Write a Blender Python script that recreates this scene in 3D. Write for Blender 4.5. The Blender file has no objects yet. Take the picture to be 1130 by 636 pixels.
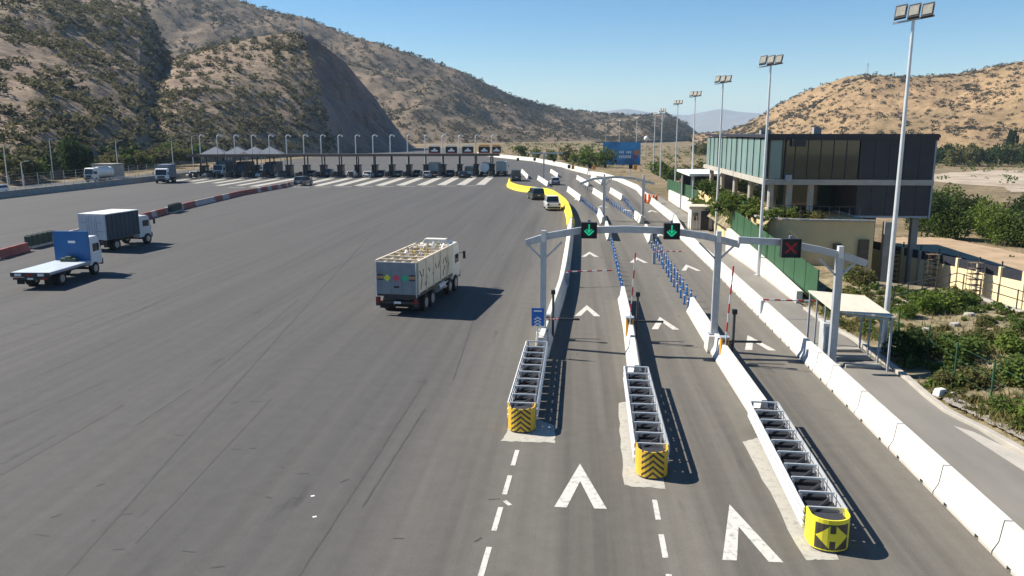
import bpy, math, random
import numpy as np
from mathutils import Vector, Matrix
random.seed(7); rng = np.random.default_rng(7)
R = math.radians
SC = bpy.context.scene
COL = SC.collection

# ------------------------------------------------------------------ camera
FPX = 879.0; PW, PH = 1130, 636; CX, CY = 565.0, 318.0
CAMH = 10.0; YH = 146.0; VPX = 636.0
PITCH = math.atan((CY - YH) / FPX)
YAW = math.atan((VPX - CX) / (FPX / math.cos(PITCH)))
cam = bpy.data.cameras.new('camera'); camo = bpy.data.objects.new('camera', cam); COL.objects.link(camo)
cam.sensor_width = 36.0; cam.lens = 36.0 * FPX / PW; cam.clip_start = 0.1; cam.clip_end = 40000
camo.location = (0, 0, CAMH); camo.rotation_euler = (R(90) - PITCH, 0, YAW)
SC.camera = camo

# ------------------------------------------------------------------ sky, sun, exposure
SUN_AZ = 180 - 13          # degrees from +X, counter-clockwise
SUN_EL = 43
w = bpy.data.worlds.new('World'); SC.world = w; w.use_nodes = True
nt = w.node_tree; nt.nodes.clear()
sky = nt.nodes.new('ShaderNodeTexSky'); sky.sky_type = 'NISHITA'; sky.sun_disc = False
sky.sun_elevation = R(SUN_EL); sky.sun_rotation = R(90 - SUN_AZ); sky.altitude = 500
sky.air_density = 1.0; sky.dust_density = 0.05; sky.ozone_density = 3.2
bg = nt.nodes.new('ShaderNodeBackground'); bg.inputs[1].default_value = 0.064
out = nt.nodes.new('ShaderNodeOutputWorld')
hs = nt.nodes.new('ShaderNodeHueSaturation'); hs.inputs['Saturation'].default_value = 1.3
nt.links.new(sky.outputs[0], hs.inputs['Color']); nt.links.new(hs.outputs[0], bg.inputs[0]); nt.links.new(bg.outputs[0], out.inputs[0])
sl = bpy.data.lights.new('sun', 'SUN'); so = bpy.data.objects.new('sun', sl); COL.objects.link(so)
sl.energy = 5.0; sl.angle = R(0.53); sl.color = (1.0, 0.93, 0.82)
sd = Vector((math.cos(R(SUN_AZ)) * math.cos(R(SUN_EL)), math.sin(R(SUN_AZ)) * math.cos(R(SUN_EL)), math.sin(R(SUN_EL))))
so.rotation_euler = sd.to_track_quat('Z', 'Y').to_euler(); so.location = (-60, 40, 80)
vs = SC.view_settings; vs.view_transform = 'Standard'; vs.look = 'None'; vs.gamma = 1.0; vs.exposure = 0.98
vs.use_curve_mapping = False
SC.cycles.volume_bounces = 0; SC.cycles.max_bounces = 6; SC.cycles.use_denoising = True

# ------------------------------------------------------------------ helpers
def ray(px, py):
    x = (px - CX) / FPX; y = -(py - CY) / FPX
    f = math.cos(PITCH) + y * math.sin(PITCH); u = -math.sin(PITCH) + y * math.cos(PITCH)
    c, s = math.cos(YAW), math.sin(YAW)
    return (x * c - f * s, x * s + f * c, u)
def G(px, py, z=0.0):                       # pixel -> point on the level z
    d = ray(px, py); t = (z - CAMH) / d[2]; return (d[0] * t, d[1] * t, z)
def AY(px, py, Y):                          # pixel -> point on the plane y = Y
    d = ray(px, py); t = Y / d[1]; return (d[0] * t, Y, CAMH + d[2] * t)
def AD(px, py, D):                          # pixel -> point at horizontal distance D
    d = ray(px, py); t = D / math.hypot(d[0], d[1]); return (d[0] * t, d[1] * t, CAMH + d[2] * t)

class MB:
    def __init__(s): s.v = []; s.f = []; s.m = []
    def face(s, pts, m=0):
        k = len(s.v); s.v += [tuple(p) for p in pts]; s.f.append(tuple(range(k, k + len(pts)))); s.m.append(m); return s
    def hexa(s, p, m=0):                    # 8 points: bottom 4 ccw, top 4 ccw
        k = len(s.v); s.v += [tuple(q) for q in p]
        for f in ((3, 2, 1, 0), (4, 5, 6, 7), (0, 1, 5, 4), (1, 2, 6, 5), (2, 3, 7, 6), (3, 0, 4, 7)):
            s.f.append(tuple(k + i for i in f)); s.m.append(m)
        return s
    def box(s, c, d, rz=0, m=0, taper=(1, 1)):
        x, y, z = d[0] / 2, d[1] / 2, d[2] / 2; ca, sa = math.cos(rz), math.sin(rz); p = []
        for zz, tx, ty in ((-z, 1, 1), (z, taper[0], taper[1])):
            for a, b in ((-x * tx, -y * ty), (x * tx, -y * ty), (x * tx, y * ty), (-x * tx, y * ty)):
                p.append((c[0] + a * ca - b * sa, c[1] + a * sa + b * ca, c[2] + zz))
        return s.hexa(p, m)
    def beam(s, a, b, wd, ht=None, m=0):
        a, b = Vector(a), Vector(b); d = (b - a).normalized(); ht = ht or wd
        up = Vector((0, 0, 1)) if abs(d.z) < 0.95 else Vector((0, 1, 0))
        r = d.cross(up).normalized(); u = r.cross(d).normalized(); p = []
        for q in (a, b):
            for i, j in ((-1, -1), (1, -1), (1, 1), (-1, 1)): p.append(q + r * (wd / 2 * i) + u * (ht / 2 * j))
        return s.hexa(p, m)
    def cyl(s, a, b, r0, r1=None, n=12, m=0, cap=True):
        a, b = Vector(a), Vector(b); r1 = r0 if r1 is None else r1; d = (b - a).normalized()
        up = Vector((0, 0, 1)) if abs(d.z) < 0.95 else Vector((1, 0, 0))
        r = d.cross(up).normalized(); u = r.cross(d).normalized(); k = len(s.v)
        for q, rr in ((a, r0), (b, r1)):
            for i in range(n):
                t = 2 * math.pi * i / n; s.v.append(tuple(q + (r * math.cos(t) + u * math.sin(t)) * rr))
        for i in range(n):
            j = (i + 1) % n; s.f.append((k + i, k + j, k + n + j, k + n + i)); s.m.append(m)
        if cap:
            s.f.append(tuple(k + i for i in reversed(range(n)))); s.m.append(m)
            s.f.append(tuple(k + n + i for i in range(n))); s.m.append(m)
        return s
    def prism(s, poly, vec, m=0):           # polygon of 3D points pushed along vec
        k = len(s.v); n = len(poly); v = Vector(vec)
        s.v += [tuple(p) for p in poly] + [tuple(Vector(p) + v) for p in poly]
        s.f.append(tuple(range(k, k + n))); s.f.append(tuple(k + n + i for i in reversed(range(n)))); s.m += [m, m]
        for i in range(n):
            j = (i + 1) % n; s.f.append((k + j, k + i, k + n + i, k + n + j)); s.m.append(m)
        return s
    def sweep(s, prof, path, m=0, closed=False):   # prof: (x,z) list, path: (x,y[,z]) list
        n = len(prof); k = len(s.v); P = [Vector((p[0], p[1], p[2] if len(p) > 2 else 0)) for p in path]
        for i, p in enumerate(P):
            d = (P[min(i + 1, len(P) - 1)] - P[max(i - 1, 0)]); d.z = 0; d.normalize(); r = Vector((d.y, -d.x, 0))
            for x, z in prof: q = p + r * x; s.v.append((q.x, q.y, q.z + z))
        for i in range(len(P) - 1):
            for j in range(n):
                jj = (j + 1) % n; s.f.append((k + i * n + j, k + i * n + jj, k + (i + 1) * n + jj, k + (i + 1) * n + j)); s.m.append(m)
        s.f.append(tuple(k + j for j in reversed(range(n)))); s.f.append(tuple(k + (len(P) - 1) * n + j for j in range(n))); s.m += [m, m]
        return s
    def mesh(s, name, mats, smooth=False):
        me = bpy.data.meshes.new(name); me.from_pydata(s.v, [], s.f); me.update()
        import bmesh
        b = bmesh.new(); b.from_mesh(me); bmesh.ops.recalc_face_normals(b, faces=b.faces); b.to_mesh(me); b.free()
        if not isinstance(mats, (list, tuple)): mats = [mats]
        for mt in mats: me.materials.append(mt)
        if len(mats) > 1: me.polygons.foreach_set('material_index', s.m)
        if smooth: me.polygons.foreach_set('use_smooth', [True] * len(me.polygons))
        return me
    def build(s, name, mats, parent=None, loc=None, rz=0, smooth=False, bevel=0):
        o = bpy.data.objects.new(name, s.mesh(name, mats, smooth)); COL.objects.link(o)
        if parent: o.parent = parent
        if loc is not None: o.location = loc
        if rz: o.rotation_euler = (0, 0, rz)
        if bevel:
            b = o.modifiers.new('bevel', 'BEVEL'); b.width = bevel; b.segments = 2; b.limit_method = 'ANGLE'; b.angle_limit = R(35)
        return o
def link(name, me, parent=None, loc=None, rz=0, sc=None):
    o = bpy.data.objects.new(name, me); COL.objects.link(o)
    if parent: o.parent = parent
    if loc is not None: o.location = loc
    if rz: o.rotation_euler = (0, 0, rz)
    if sc is not None: o.scale = sc
    return o
def tag(o, label, cat, group=None):
    o['label'] = label; o['category'] = cat
    if group: o['group'] = group
    return o
def thing(name, label, cat, loc=(0, 0, 0), rz=0, group=None):
    o = bpy.data.objects.new(name, None); COL.objects.link(o); o.location = loc; o.rotation_euler = (0, 0, rz)
    o.empty_display_size = 0.3; return tag(o, label, cat, group)
def struct(o, label=None):
    o['kind'] = 'structure'
    if label: o['label'] = label
    return o
def stuff(o, label=None, cat=None):
    o['kind'] = 'stuff'
    if label: o['label'] = label
    if cat: o['category'] = cat
    return o
def copy_tree(o, parent=None):
    c = o.copy(); COL.objects.link(c); c.parent = parent
    for ch in list(o.children): copy_tree(ch, c)
    return c

# ------------------------------------------------------------------ materials
def mat(name, col, rough=0.6, metal=0.0, var=0.12, scale=2.0, bump=0.0, spec=0.4, col2=None, det=5, emit=0, stretch=(1, 1, 1), coat=0):
    m = bpy.data.materials.new(name); m.use_nodes = True; t = m.node_tree; b = t.nodes['Principled BSDF']
    b.inputs['Roughness'].default_value = rough; b.inputs['Metallic'].default_value = metal
    b.inputs['Specular IOR Level'].default_value = spec
    if coat: b.inputs['Coat Weight'].default_value = coat
    g = t.nodes.new('ShaderNodeNewGeometry'); mp = t.nodes.new('ShaderNodeMapping'); mp.inputs['Scale'].default_value = stretch
    n = t.nodes.new('ShaderNodeTexNoise'); n.inputs['Scale'].default_value = scale; n.inputs['Detail'].default_value = det
    n.inputs['Roughness'].default_value = 0.6
    t.links.new(g.outputs['Position'], mp.inputs[0]); t.links.new(mp.outputs[0], n.inputs['Vector'])
    cr = t.nodes.new('ShaderNodeValToRGB'); a = [max(0, c * (1 - var)) for c in col]; z = [min(1, c * (1 + var)) for c in (col2 or col)]
    cr.color_ramp.elements[0].position = 0.3; cr.color_ramp.elements[1].position = 0.7
    cr.color_ramp.elements[0].color = (*a, 1); cr.color_ramp.elements[1].color = (*z, 1)
    t.links.new(n.outputs['Fac'], cr.inputs[0]); t.links.new(cr.outputs[0], b.inputs['Base Color'])
    if bump:
        n2 = t.nodes.new('ShaderNodeTexNoise'); n2.inputs['Scale'].default_value = scale * 6; n2.inputs['Detail'].default_value = 4
        t.links.new(mp.outputs[0], n2.inputs['Vector'])
        bp = t.nodes.new('ShaderNodeBump'); bp.inputs['Strength'].default_value = bump; bp.inputs['Distance'].default_value = 0.05
        t.links.new(n2.outputs['Fac'], bp.inputs['Height']); t.links.new(bp.outputs[0], b.inputs['Normal'])
    if emit:
        b.inputs['Emission Color'].default_value = (*col, 1); b.inputs['Emission Strength'].default_value = emit
    return m
def N(t, k, **kw):
    n = t.nodes.new(k)
    for a, v in kw.items(): setattr(n, a, v)
    return n
def math_n(t, op, a, b=None, c=None):
    n = t.nodes.new('ShaderNodeMath'); n.operation = op
    for i, x in enumerate((a, b, c)):
        if x is None: continue
        if isinstance(x, (int, float)): n.inputs[i].default_value = x
        else: t.links.new(x, n.inputs[i])
    return n.outputs[0]
def noise_n(t, vec, scale, det=5, stretch=None, rough=0.55):
    if stretch:
        mp = t.nodes.new('ShaderNodeMapping'); mp.inputs['Scale'].default_value = stretch; t.links.new(vec, mp.inputs[0]); vec = mp.outputs[0]
    n = t.nodes.new('ShaderNodeTexNoise'); n.inputs['Scale'].default_value = scale; n.inputs['Detail'].default_value = det
    n.inputs['Roughness'].default_value = rough; t.links.new(vec, n.inputs['Vector']); return n.outputs['Fac']
def ramp_n(t, fac, stops):
    cr = t.nodes.new('ShaderNodeValToRGB'); el = cr.color_ramp.elements
    while len(el) < len(stops): el.new(0.5)
    for e, (p, c) in zip(el, stops):
        e.position = p; e.color = (*c, 1) if len(c) == 3 else c
    t.links.new(fac, cr.inputs[0]); return cr.outputs[0]
def mix_n(t, fac, a, b, mode='MIX'):
    n = t.nodes.new('ShaderNodeMix'); n.data_type = 'RGBA'; n.blend_type = mode; n.clamp_factor = True
    for s, x in ((n.inputs[0], fac), (n.inputs[6], a), (n.inputs[7], b)):
        if isinstance(x, (int, float)): s.default_value = x
        elif isinstance(x, tuple): s.default_value = (*x, 1)
        else: t.links.new(x, s)
    return n.outputs[2]
def newmat(name, rough=0.8, spec=0.3):
    m = bpy.data.materials.new(name); m.use_nodes = True; t = m.node_tree; b = t.nodes['Principled BSDF']
    b.inputs['Roughness'].default_value = rough; b.inputs['Specular IOR Level'].default_value = spec
    g = t.nodes.new('ShaderNodeNewGeometry'); return m, t, b, g.outputs['Position']

def asphalt_mat():
    m, t, b, P = newmat('asphalt', 0.85, 0.25)
    sep = t.nodes.new('ShaderNodeSeparateXYZ'); t.links.new(P, sep.inputs[0])
    big = noise_n(t, P, 0.035, 4); streak = noise_n(t, P, 1.0, 6, (0.55, 0.012, 1)); streak2 = noise_n(t, P, 1.0, 5, (2.2, 0.03, 1)); fine = noise_n(t, P, 22, 3)
    grain = noise_n(t, P, 130, 2)
    grey = ramp_n(t, streak, [(0.25, (0.059, 0.0575, 0.0565)), (0.5, (0.075, 0.0725, 0.070)), (0.78, (0.087, 0.083, 0.077))])
    warm = ramp_n(t, streak, [(0.3, (0.066, 0.061, 0.054)), (0.5, (0.124, 0.114, 0.097)), (0.72, (0.155, 0.142, 0.12))])
    nx = math_n(t, 'ADD', sep.outputs[0], math_n(t, 'MULTIPLY', big, 6.0))
    mr = t.nodes.new('ShaderNodeMapRange'); mr.interpolation_type = 'SMOOTHSTEP'; t.links.new(nx, mr.inputs[0])
    mr.inputs[1].default_value = -6.0; mr.inputs[2].default_value = 6.0
    grey = mix_n(t, math_n(t, 'MULTIPLY', big, 0.55), grey, (0.069, 0.067, 0.0655))
    c = mix_n(t, mr.outputs[0], grey, warm)
    c = mix_n(t, 0.32, c, ramp_n(t, streak2, [(0.3, (0.35, 0.35, 0.35)), (0.7, (0.65, 0.65, 0.65))]), 'OVERLAY')
    c = mix_n(t, 0.35, c, ramp_n(t, fine, [(0.25, (0.3, 0.3, 0.3)), (0.75, (0.7, 0.7, 0.7))]), 'OVERLAY')
    c = mix_n(t, 0.3, c, ramp_n(t, grain, [(0.3, (0.25, 0.25, 0.25)), (0.7, (0.75, 0.75, 0.75))]), 'OVERLAY')
    mot = noise_n(t, P, 1.7, 6, None, .7)
    c = mix_n(t, 0.3, c, ramp_n(t, mot, [(0.3, (0.36, 0.36, 0.36)), (0.7, (0.64, 0.64, 0.64))]), 'OVERLAY')
    # scattered oil drips and tar spots, longer along the travel direction
    sp = noise_n(t, P, 1.0, 3, (1.1, 0.22, 1)); sm = ramp_n(t, sp, [(0.66, (0, 0, 0)), (0.76, (1, 1, 1))])
    c = mix_n(t, math_n(t, 'MULTIPLY', sm, 0.55), c, (0.038, 0.0375, 0.037))
    t.links.new(c, b.inputs['Base Color'])
    bp = t.nodes.new('ShaderNodeBump'); bp.inputs['Strength'].default_value = 0.25; bp.inputs['Distance'].default_value = 0.02
    t.links.new(grain, bp.inputs['Height']); t.links.new(bp.outputs[0], b.inputs['Normal'])
    return m
def paint_mat(name, col, wear=0.5):
    m, t, b, P = newmat(name, 0.7, 0.3)
    n = noise_n(t, P, 5, 7, None, 0.7); f = ramp_n(t, n, [(0.28, (wear, wear, wear)), (0.5, (0, 0, 0))])
    n2 = noise_n(t, P, 1.2, 4)
    c = mix_n(t, math_n(t, 'MULTIPLY', n2, 0.25), col, tuple(x * 0.7 for x in col))
    t.links.new(mix_n(t, f, c, (0.10, 0.095, 0.085)), b.inputs['Base Color']); return m
def hill_mat(name, tan, brown, green, dots=0.5, dscale=0.06, gs=0.012):
    m, t, b, P = newmat(name, 0.95, 0.1)
    a = noise_n(t, P, gs, 6, None, 0.6); d = noise_n(t, P, gs * 6, 6, None, 0.65); f = noise_n(t, P, 0.6, 4)
    c = ramp_n(t, d, [(0.32, brown), (0.62, tan)])
    c = mix_n(t, ramp_n(t, a, [(0.42, (0, 0, 0)), (0.66, (0.75, 0.75, 0.75))]), c, green)
    v = t.nodes.new('ShaderNodeTexVoronoi'); v.inputs['Scale'].default_value = dscale; t.links.new(P, v.inputs['Vector'])
    dm = math_n(t, 'ADD', v.outputs['Distance'], math_n(t, 'MULTIPLY', d, 0.5))
    c = mix_n(t, ramp_n(t, dm, [(0.40, (dots, dots, dots)), (0.52, (0, 0, 0))]), c, tuple(x * 0.75 for x in green))
    v2 = t.nodes.new('ShaderNodeTexVoronoi'); v2.inputs['Scale'].default_value = dscale * 2.7; t.links.new(P, v2.inputs['Vector'])
    dm2 = math_n(t, 'ADD', v2.outputs['Distance'], math_n(t, 'MULTIPLY', a, 0.6))
    c = mix_n(t, ramp_n(t, dm2, [(0.46, (dots, dots, dots)), (0.58, (0, 0, 0))]), c, tuple(x * 0.8 for x in green))
    c = mix_n(t, 0.45, c, ramp_n(t, f, [(0.3, (0.28, 0.28, 0.28)), (0.7, (0.72, 0.72, 0.72))]), 'OVERLAY')
    t.links.new(c, b.inputs['Base Color'])
    bp = t.nodes.new('ShaderNodeBump'); bp.inputs['Strength'].default_value = 0.8; bp.inputs['Distance'].default_value = 2.0
    t.links.new(d, bp.inputs['Height']); t.links.new(bp.outputs[0], b.inputs['Normal']); return m
def leaf_mat(name, a, bcol, scale=0.5):
    m, t, b, P = newmat(name, 0.85, 0.06)
    n = noise_n(t, P, scale, 4); n2 = noise_n(t, P, scale * 9, 2)
    f = math_n(t, 'ADD', math_n(t, 'MULTIPLY', n, 0.55), math_n(t, 'MULTIPLY', n2, 0.45))
    t.links.new(ramp_n(t, f, [(0.36, a), (0.64, bcol)]), b.inputs['Base Color'])
    tr = t.nodes.new('ShaderNodeBsdfTranslucent'); tr.inputs[0].default_value = (*[min(1, c * 1.3) for c in bcol], 1)
    mx = t.nodes.new('ShaderNodeMixShader'); mx.inputs[0].default_value = 0.25
    o = t.nodes['Material Output']; t.links.new(b.outputs[0], mx.inputs[1]); t.links.new(tr.outputs[0], mx.inputs[2]); t.links.new(mx.outputs[0], o.inputs[0])
    return m

K = {}
K['asphalt'] = asphalt_mat()
K['white_paint'] = paint_mat('road_paint_white', (0.52, 0.50, 0.455), 0.75)
K['pad_paint'] = paint_mat('dusty_white_pad', (0.40, 0.38, 0.33), 0.55)
K['seam'] = mat('tar_seam', (0.048, 0.047, 0.046), 0.8, var=0.25, scale=1.5)
def barrier_mat():
    m, t, b, P = newmat('white_concrete', 0.8, 0.25)
    sp = t.nodes.new('ShaderNodeSeparateXYZ'); t.links.new(P, sp.inputs[0])
    n = noise_n(t, P, 1.3, 5); st = noise_n(t, P, 1.0, 5, (3, 3, .35)); sc = noise_n(t, P, 1.0, 6, (5, .8, 9), .7); ch = noise_n(t, P, 14, 3)
    c = ramp_n(t, n, [(.3, (.50, .48, .435)), (.7, (.60, .585, .54))])
    c = mix_n(t, ramp_n(t, st, [(.55, (0, 0, 0)), (.75, (.4, .4, .4))]), c, (.33, .30, .25))
    c = mix_n(t, ramp_n(t, sc, [(.64, (0, 0, 0)), (.70, (.55, .55, .55))]), c, (.12, .115, .11))
    lo = math_n(t, 'LESS_THAN', math_n(t, 'ADD', sp.outputs[2], math_n(t, 'MULTIPLY', ch, -.25)), .0)
    c = mix_n(t, math_n(t, 'MULTIPLY', lo, .5), c, (.24, .21, .17))
    t.links.new(c, b.inputs['Base Color']); return m
K['barrier'] = barrier_mat()
K['barrier_yellow'] = mat('yellow_concrete', (0.75, 0.55, 0.04), 0.75, var=0.12, scale=1.0)
K['concrete'] = mat('grey_concrete', (0.25, 0.24, 0.22), 0.9, var=0.18, scale=1.2, bump=0.2)
K['pale_concrete'] = mat('pale_concrete', (0.36, 0.335, 0.29), 0.9, var=0.15, scale=1.2, bump=0.2)
K['dark_concrete'] = mat('dark_concrete', (0.12, 0.117, 0.115), 0.9, var=0.15, scale=1.0)
K['steel'] = mat('galvanised_steel', (0.42, 0.44, 0.46), 0.45, metal=0.35, var=0.1, scale=3)
K['steel_light'] = mat('bright_galvanised_steel', (0.62, 0.63, 0.63), 0.42, metal=0.4, var=0.08, scale=3)
K['grey_paint'] = mat('grey_blue_paint', (0.28, 0.31, 0.35), 0.5, var=0.1, scale=2)
K['black'] = mat('black_plastic', (0.018, 0.018, 0.02), 0.6, var=0.2, scale=5)
K['dark'] = mat('dark_metal', (0.035, 0.035, 0.04), 0.55, var=0.2, scale=3)
K['rubber'] = mat('rubber', (0.022, 0.021, 0.02), 0.9, var=0.2, scale=6)
K['rim'] = mat('wheel_rim', (0.35, 0.35, 0.36), 0.4, metal=0.5, var=0.1)
K['glass'] = mat('vehicle_glass', (0.02, 0.025, 0.03), 0.08, var=0.1, spec=0.6)
K['red_lens'] = mat('red_lens', (0.22, 0.015, 0.015), 0.3, var=0.05)
K['white_lens'] = mat('headlamp', (0.45, 0.45, 0.40), 0.2, var=0.05)
K['flood_lens'] = mat('flood_lens', (0.26, 0.25, 0.21), 0.35, var=0.2, scale=6)
K['amber'] = mat('amber_lens', (0.7, 0.25, 0.02), 0.3, var=0.05)
K['plate'] = mat('number_plate', (0.7, 0.7, 0.66), 0.5, var=0.05)
K['white'] = mat('white_enamel', (0.74, 0.74, 0.72), 0.4, var=0.05, scale=2)
K['red_white_red'] = mat('red_enamel', (0.5, 0.05, 0.04), 0.5, var=0.1)
K['red_block'] = mat('faded_red_plastic', (0.30, 0.085, 0.07), 0.7, var=0.2, scale=1.5)
K['white_block'] = mat('faded_white_plastic', (0.38, 0.35, 0.33), 0.7, var=0.15, scale=1.5)
K['green_block'] = mat('dark_green_paint', (0.03, 0.055, 0.04), 0.6, var=0.2, scale=1.5)
K['orange'] = mat('orange_enamel', (0.62, 0.27, 0.03), 0.5, var=0.1)
K['orange_plastic'] = mat('orange_plastic', (0.62, 0.15, 0.04), 0.6, var=0.15)
K['blue_post'] = mat('blue_plastic', (0.03, 0.15, 0.42), 0.5, var=0.12)
K['blue_sign'] = mat('blue_sign', (0.015, 0.12, 0.45), 0.4, var=0.05)
K['green_led'] = mat('green_led', (0.01, 0.5, 0.24), 0.5, var=0, emit=0.3)
K['red_led'] = mat('red_led', (0.22, 0.008, 0.01), 0.6, var=0, emit=0.10)
K['cream'] = mat('cream_render', (0.60, 0.46, 0.24), 0.9, var=0.08, scale=0.7, bump=0.1)
K['cream_light'] = mat('cream_wall', (0.70, 0.56, 0.33), 0.9, var=0.1, scale=0.8, bump=0.1)
K['clad'] = mat('dark_cladding', (0.030, 0.032, 0.042), 0.4, var=0.15, scale=1.0, spec=0.3)
K['teal_glass'] = mat('teal_glass', (0.165, 0.26, 0.245), 0.18, var=0.22, scale=0.5, spec=0.5, stretch=(1, 1, 0.25))
K['dark_glass'] = mat('dark_glass', (0.020, 0.035, 0.032), 0.05, var=0.15, spec=0.7)
K['fence_green'] = mat('green_fence', (0.026, 0.078, 0.034), 0.6, var=0.14, scale=1.2)
K['shelter_roof'] = mat('beige_sheet_roof', (0.52, 0.47, 0.38), 0.7, var=0.1, scale=1.0, stretch=(4, 1, 1))
K['bark'] = mat('bark', (0.11, 0.08, 0.055), 0.95, var=0.3, scale=3)
K['soil'] = mat('garden_soil', (0.17, 0.12, 0.07), 0.95, var=0.35, scale=0.8, bump=0.5, col2=(0.25, 0.19, 0.11))
K['gravel'] = mat('gravel', (0.30, 0.27, 0.23), 0.95, var=0.4, scale=14, bump=0.6)
K['leaf_a'] = leaf_mat('leaf_mid_green', (0.035, 0.06, 0.016), (0.11, 0.15, 0.035))
K['leaf_b'] = leaf_mat('leaf_dark_green', (0.016, 0.032, 0.012), (0.045, 0.075, 0.022))
K['leaf_c'] = leaf_mat('leaf_olive', (0.055, 0.06, 0.022), (0.14, 0.135, 0.05))
K['leaf_d'] = leaf_mat('leaf_bright_green', (0.05, 0.085, 0.015), (0.15, 0.20, 0.04))
K['scrub'] = leaf_mat('scrub_olive', (0.05, 0.052, 0.032), (0.115, 0.108, 0.06), 0.05)
K['scrub_dark'] = leaf_mat('scrub_dark', (0.045, 0.042, 0.028), (0.085, 0.075, 0.045), 0.05)
K['dry_grass'] = leaf_mat('dry_grass', (0.12, 0.11, 0.035), (0.28, 0.23, 0.09))

# ------------------------------------------------------------------ vegetation
def leaf_cloud(n, rad, leaf, seed, lumps=7, flat=1.0, upright=False):
    r = np.random.default_rng(seed); rx, ry, rz = rad
    cs = r.normal(size=(lumps, 3)); cs /= np.linalg.norm(cs, axis=1)[:, None]
    cs *= r.uniform(0.25, 0.62, (lumps, 1)); rr = r.uniform(0.34, 0.6, lumps)
    k = r.integers(0, lumps, n); d = r.normal(size=(n, 3)); d /= np.linalg.norm(d, axis=1)[:, None]
    p = cs[k] + d * (rr[k] * r.uniform(0.45, 1.08, n) ** 0.6)[:, None]
    if upright: p[:, 2] = p[:, 2] * (1.0 - 0.25 * np.abs(p[:, 0]))
    c = p * np.array([rx, ry, rz])
    a = r.normal(size=(n, 3)); a /= np.linalg.norm(a, axis=1)[:, None]
    b = np.cross(a, r.normal(size=(n, 3))); b /= np.linalg.norm(b, axis=1)[:, None]
    s = leaf * r.uniform(0.6, 1.35, (n, 1)); a = a * s; b = b * s * 0.62
    V = np.stack([c - a, c + b, c + a * 0.9, c - b], 1).reshape(-1, 3)
    return V
def quad_mesh(name, V, m):
    n = len(V) // 4; me = bpy.data.meshes.new(name); me.vertices.add(len(V)); me.vertices.foreach_set('co', V.astype(np.float32).ravel())
    me.loops.add(4 * n); me.loops.foreach_set('vertex_index', np.arange(4 * n, dtype=np.int32))
    me.polygons.add(n); me.polygons.foreach_set('loop_start', np.arange(0, 4 * n, 4, dtype=np.int32)); me.polygons.foreach_set('loop_total', np.full(n, 4, dtype=np.int32))
    me.update(); me.validate(); me.materials.append(m); return me
def trunk_mesh(name, h, r, seed, limbs=5, spread=0.5):
    q = random.Random(seed); mb = MB(); p = Vector((0, 0, -0.1)); rad = r
    for i in range(3):
        n = p + Vector((q.uniform(-.08, .08) * h, q.uniform(-.08, .08) * h, h / 3)); mb.cyl(p, n, rad, rad * 0.75, 7); p = n; rad *= 0.75
        for j in range(limbs if i else 0):
            a = q.uniform(0, 6.28); e = n + Vector((math.cos(a) * spread * h, math.sin(a) * spread * h, q.uniform(.2, .5) * h)); mb.cyl(n, e, rad * 0.6, rad * 0.15, 5)
    return mb.mesh(name, K['bark'])
CROWN = {}
def crown(kind):                         # unit crowns, shared between look-alikes
    if kind in CROWN: return CROWN[kind]
    mname, n, leaf, seed, rz = kind
    V = leaf_cloud(n, (1, 1, rz), leaf, seed, lumps=9)
    V[:, 2] += rz * 0.62
    CROWN[kind] = quad_mesh('crown', V, K[mname]); return CROWN[kind]
STEM = [trunk_mesh('stem', 0.9, 0.05, s, 4, 0.45) for s in range(3)]
def shrub(name, label, loc, rx, h, mname='leaf_a', n=420, leaf=0.13, var=0, group=None, cat='shrub', rz=None):
    t = thing(name, label, cat, loc, random.uniform(0, 6.28), group)
    k = (mname, n, leaf, 100 + var, 1.0)
    link('crown', crown(k), t, (0, 0, 0), 0, (rx, rx, h / 1.62))
    link('trunk', STEM[var % 3], t, (0, 0, 0), 0, (h * 0.7, h * 0.7, h * 0.7))
    return t
TRUNK = [trunk_mesh('trunk', 1.0, 0.035, 20 + s, 5, 0.4) for s in range(3)]
def tree(name, label, loc, rx, h, mname='leaf_b', n=900, leaf=0.09, var=0, group=None, tall=1.0):
    t = thing(name, label, 'tree', loc, random.uniform(0, 6.28), group)
    k = (mname, n, leaf, 200 + var, tall)
    link('crown', crown(k), t, (0, 0, h * 0.12), 0, (rx, rx, h * 0.88 / (1.62 * tall)))
    link('trunk', TRUNK[var % 3], t, (0, 0, 0), 0, (h * 0.8, h * 0.8, h * 0.7))
    return t

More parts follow.
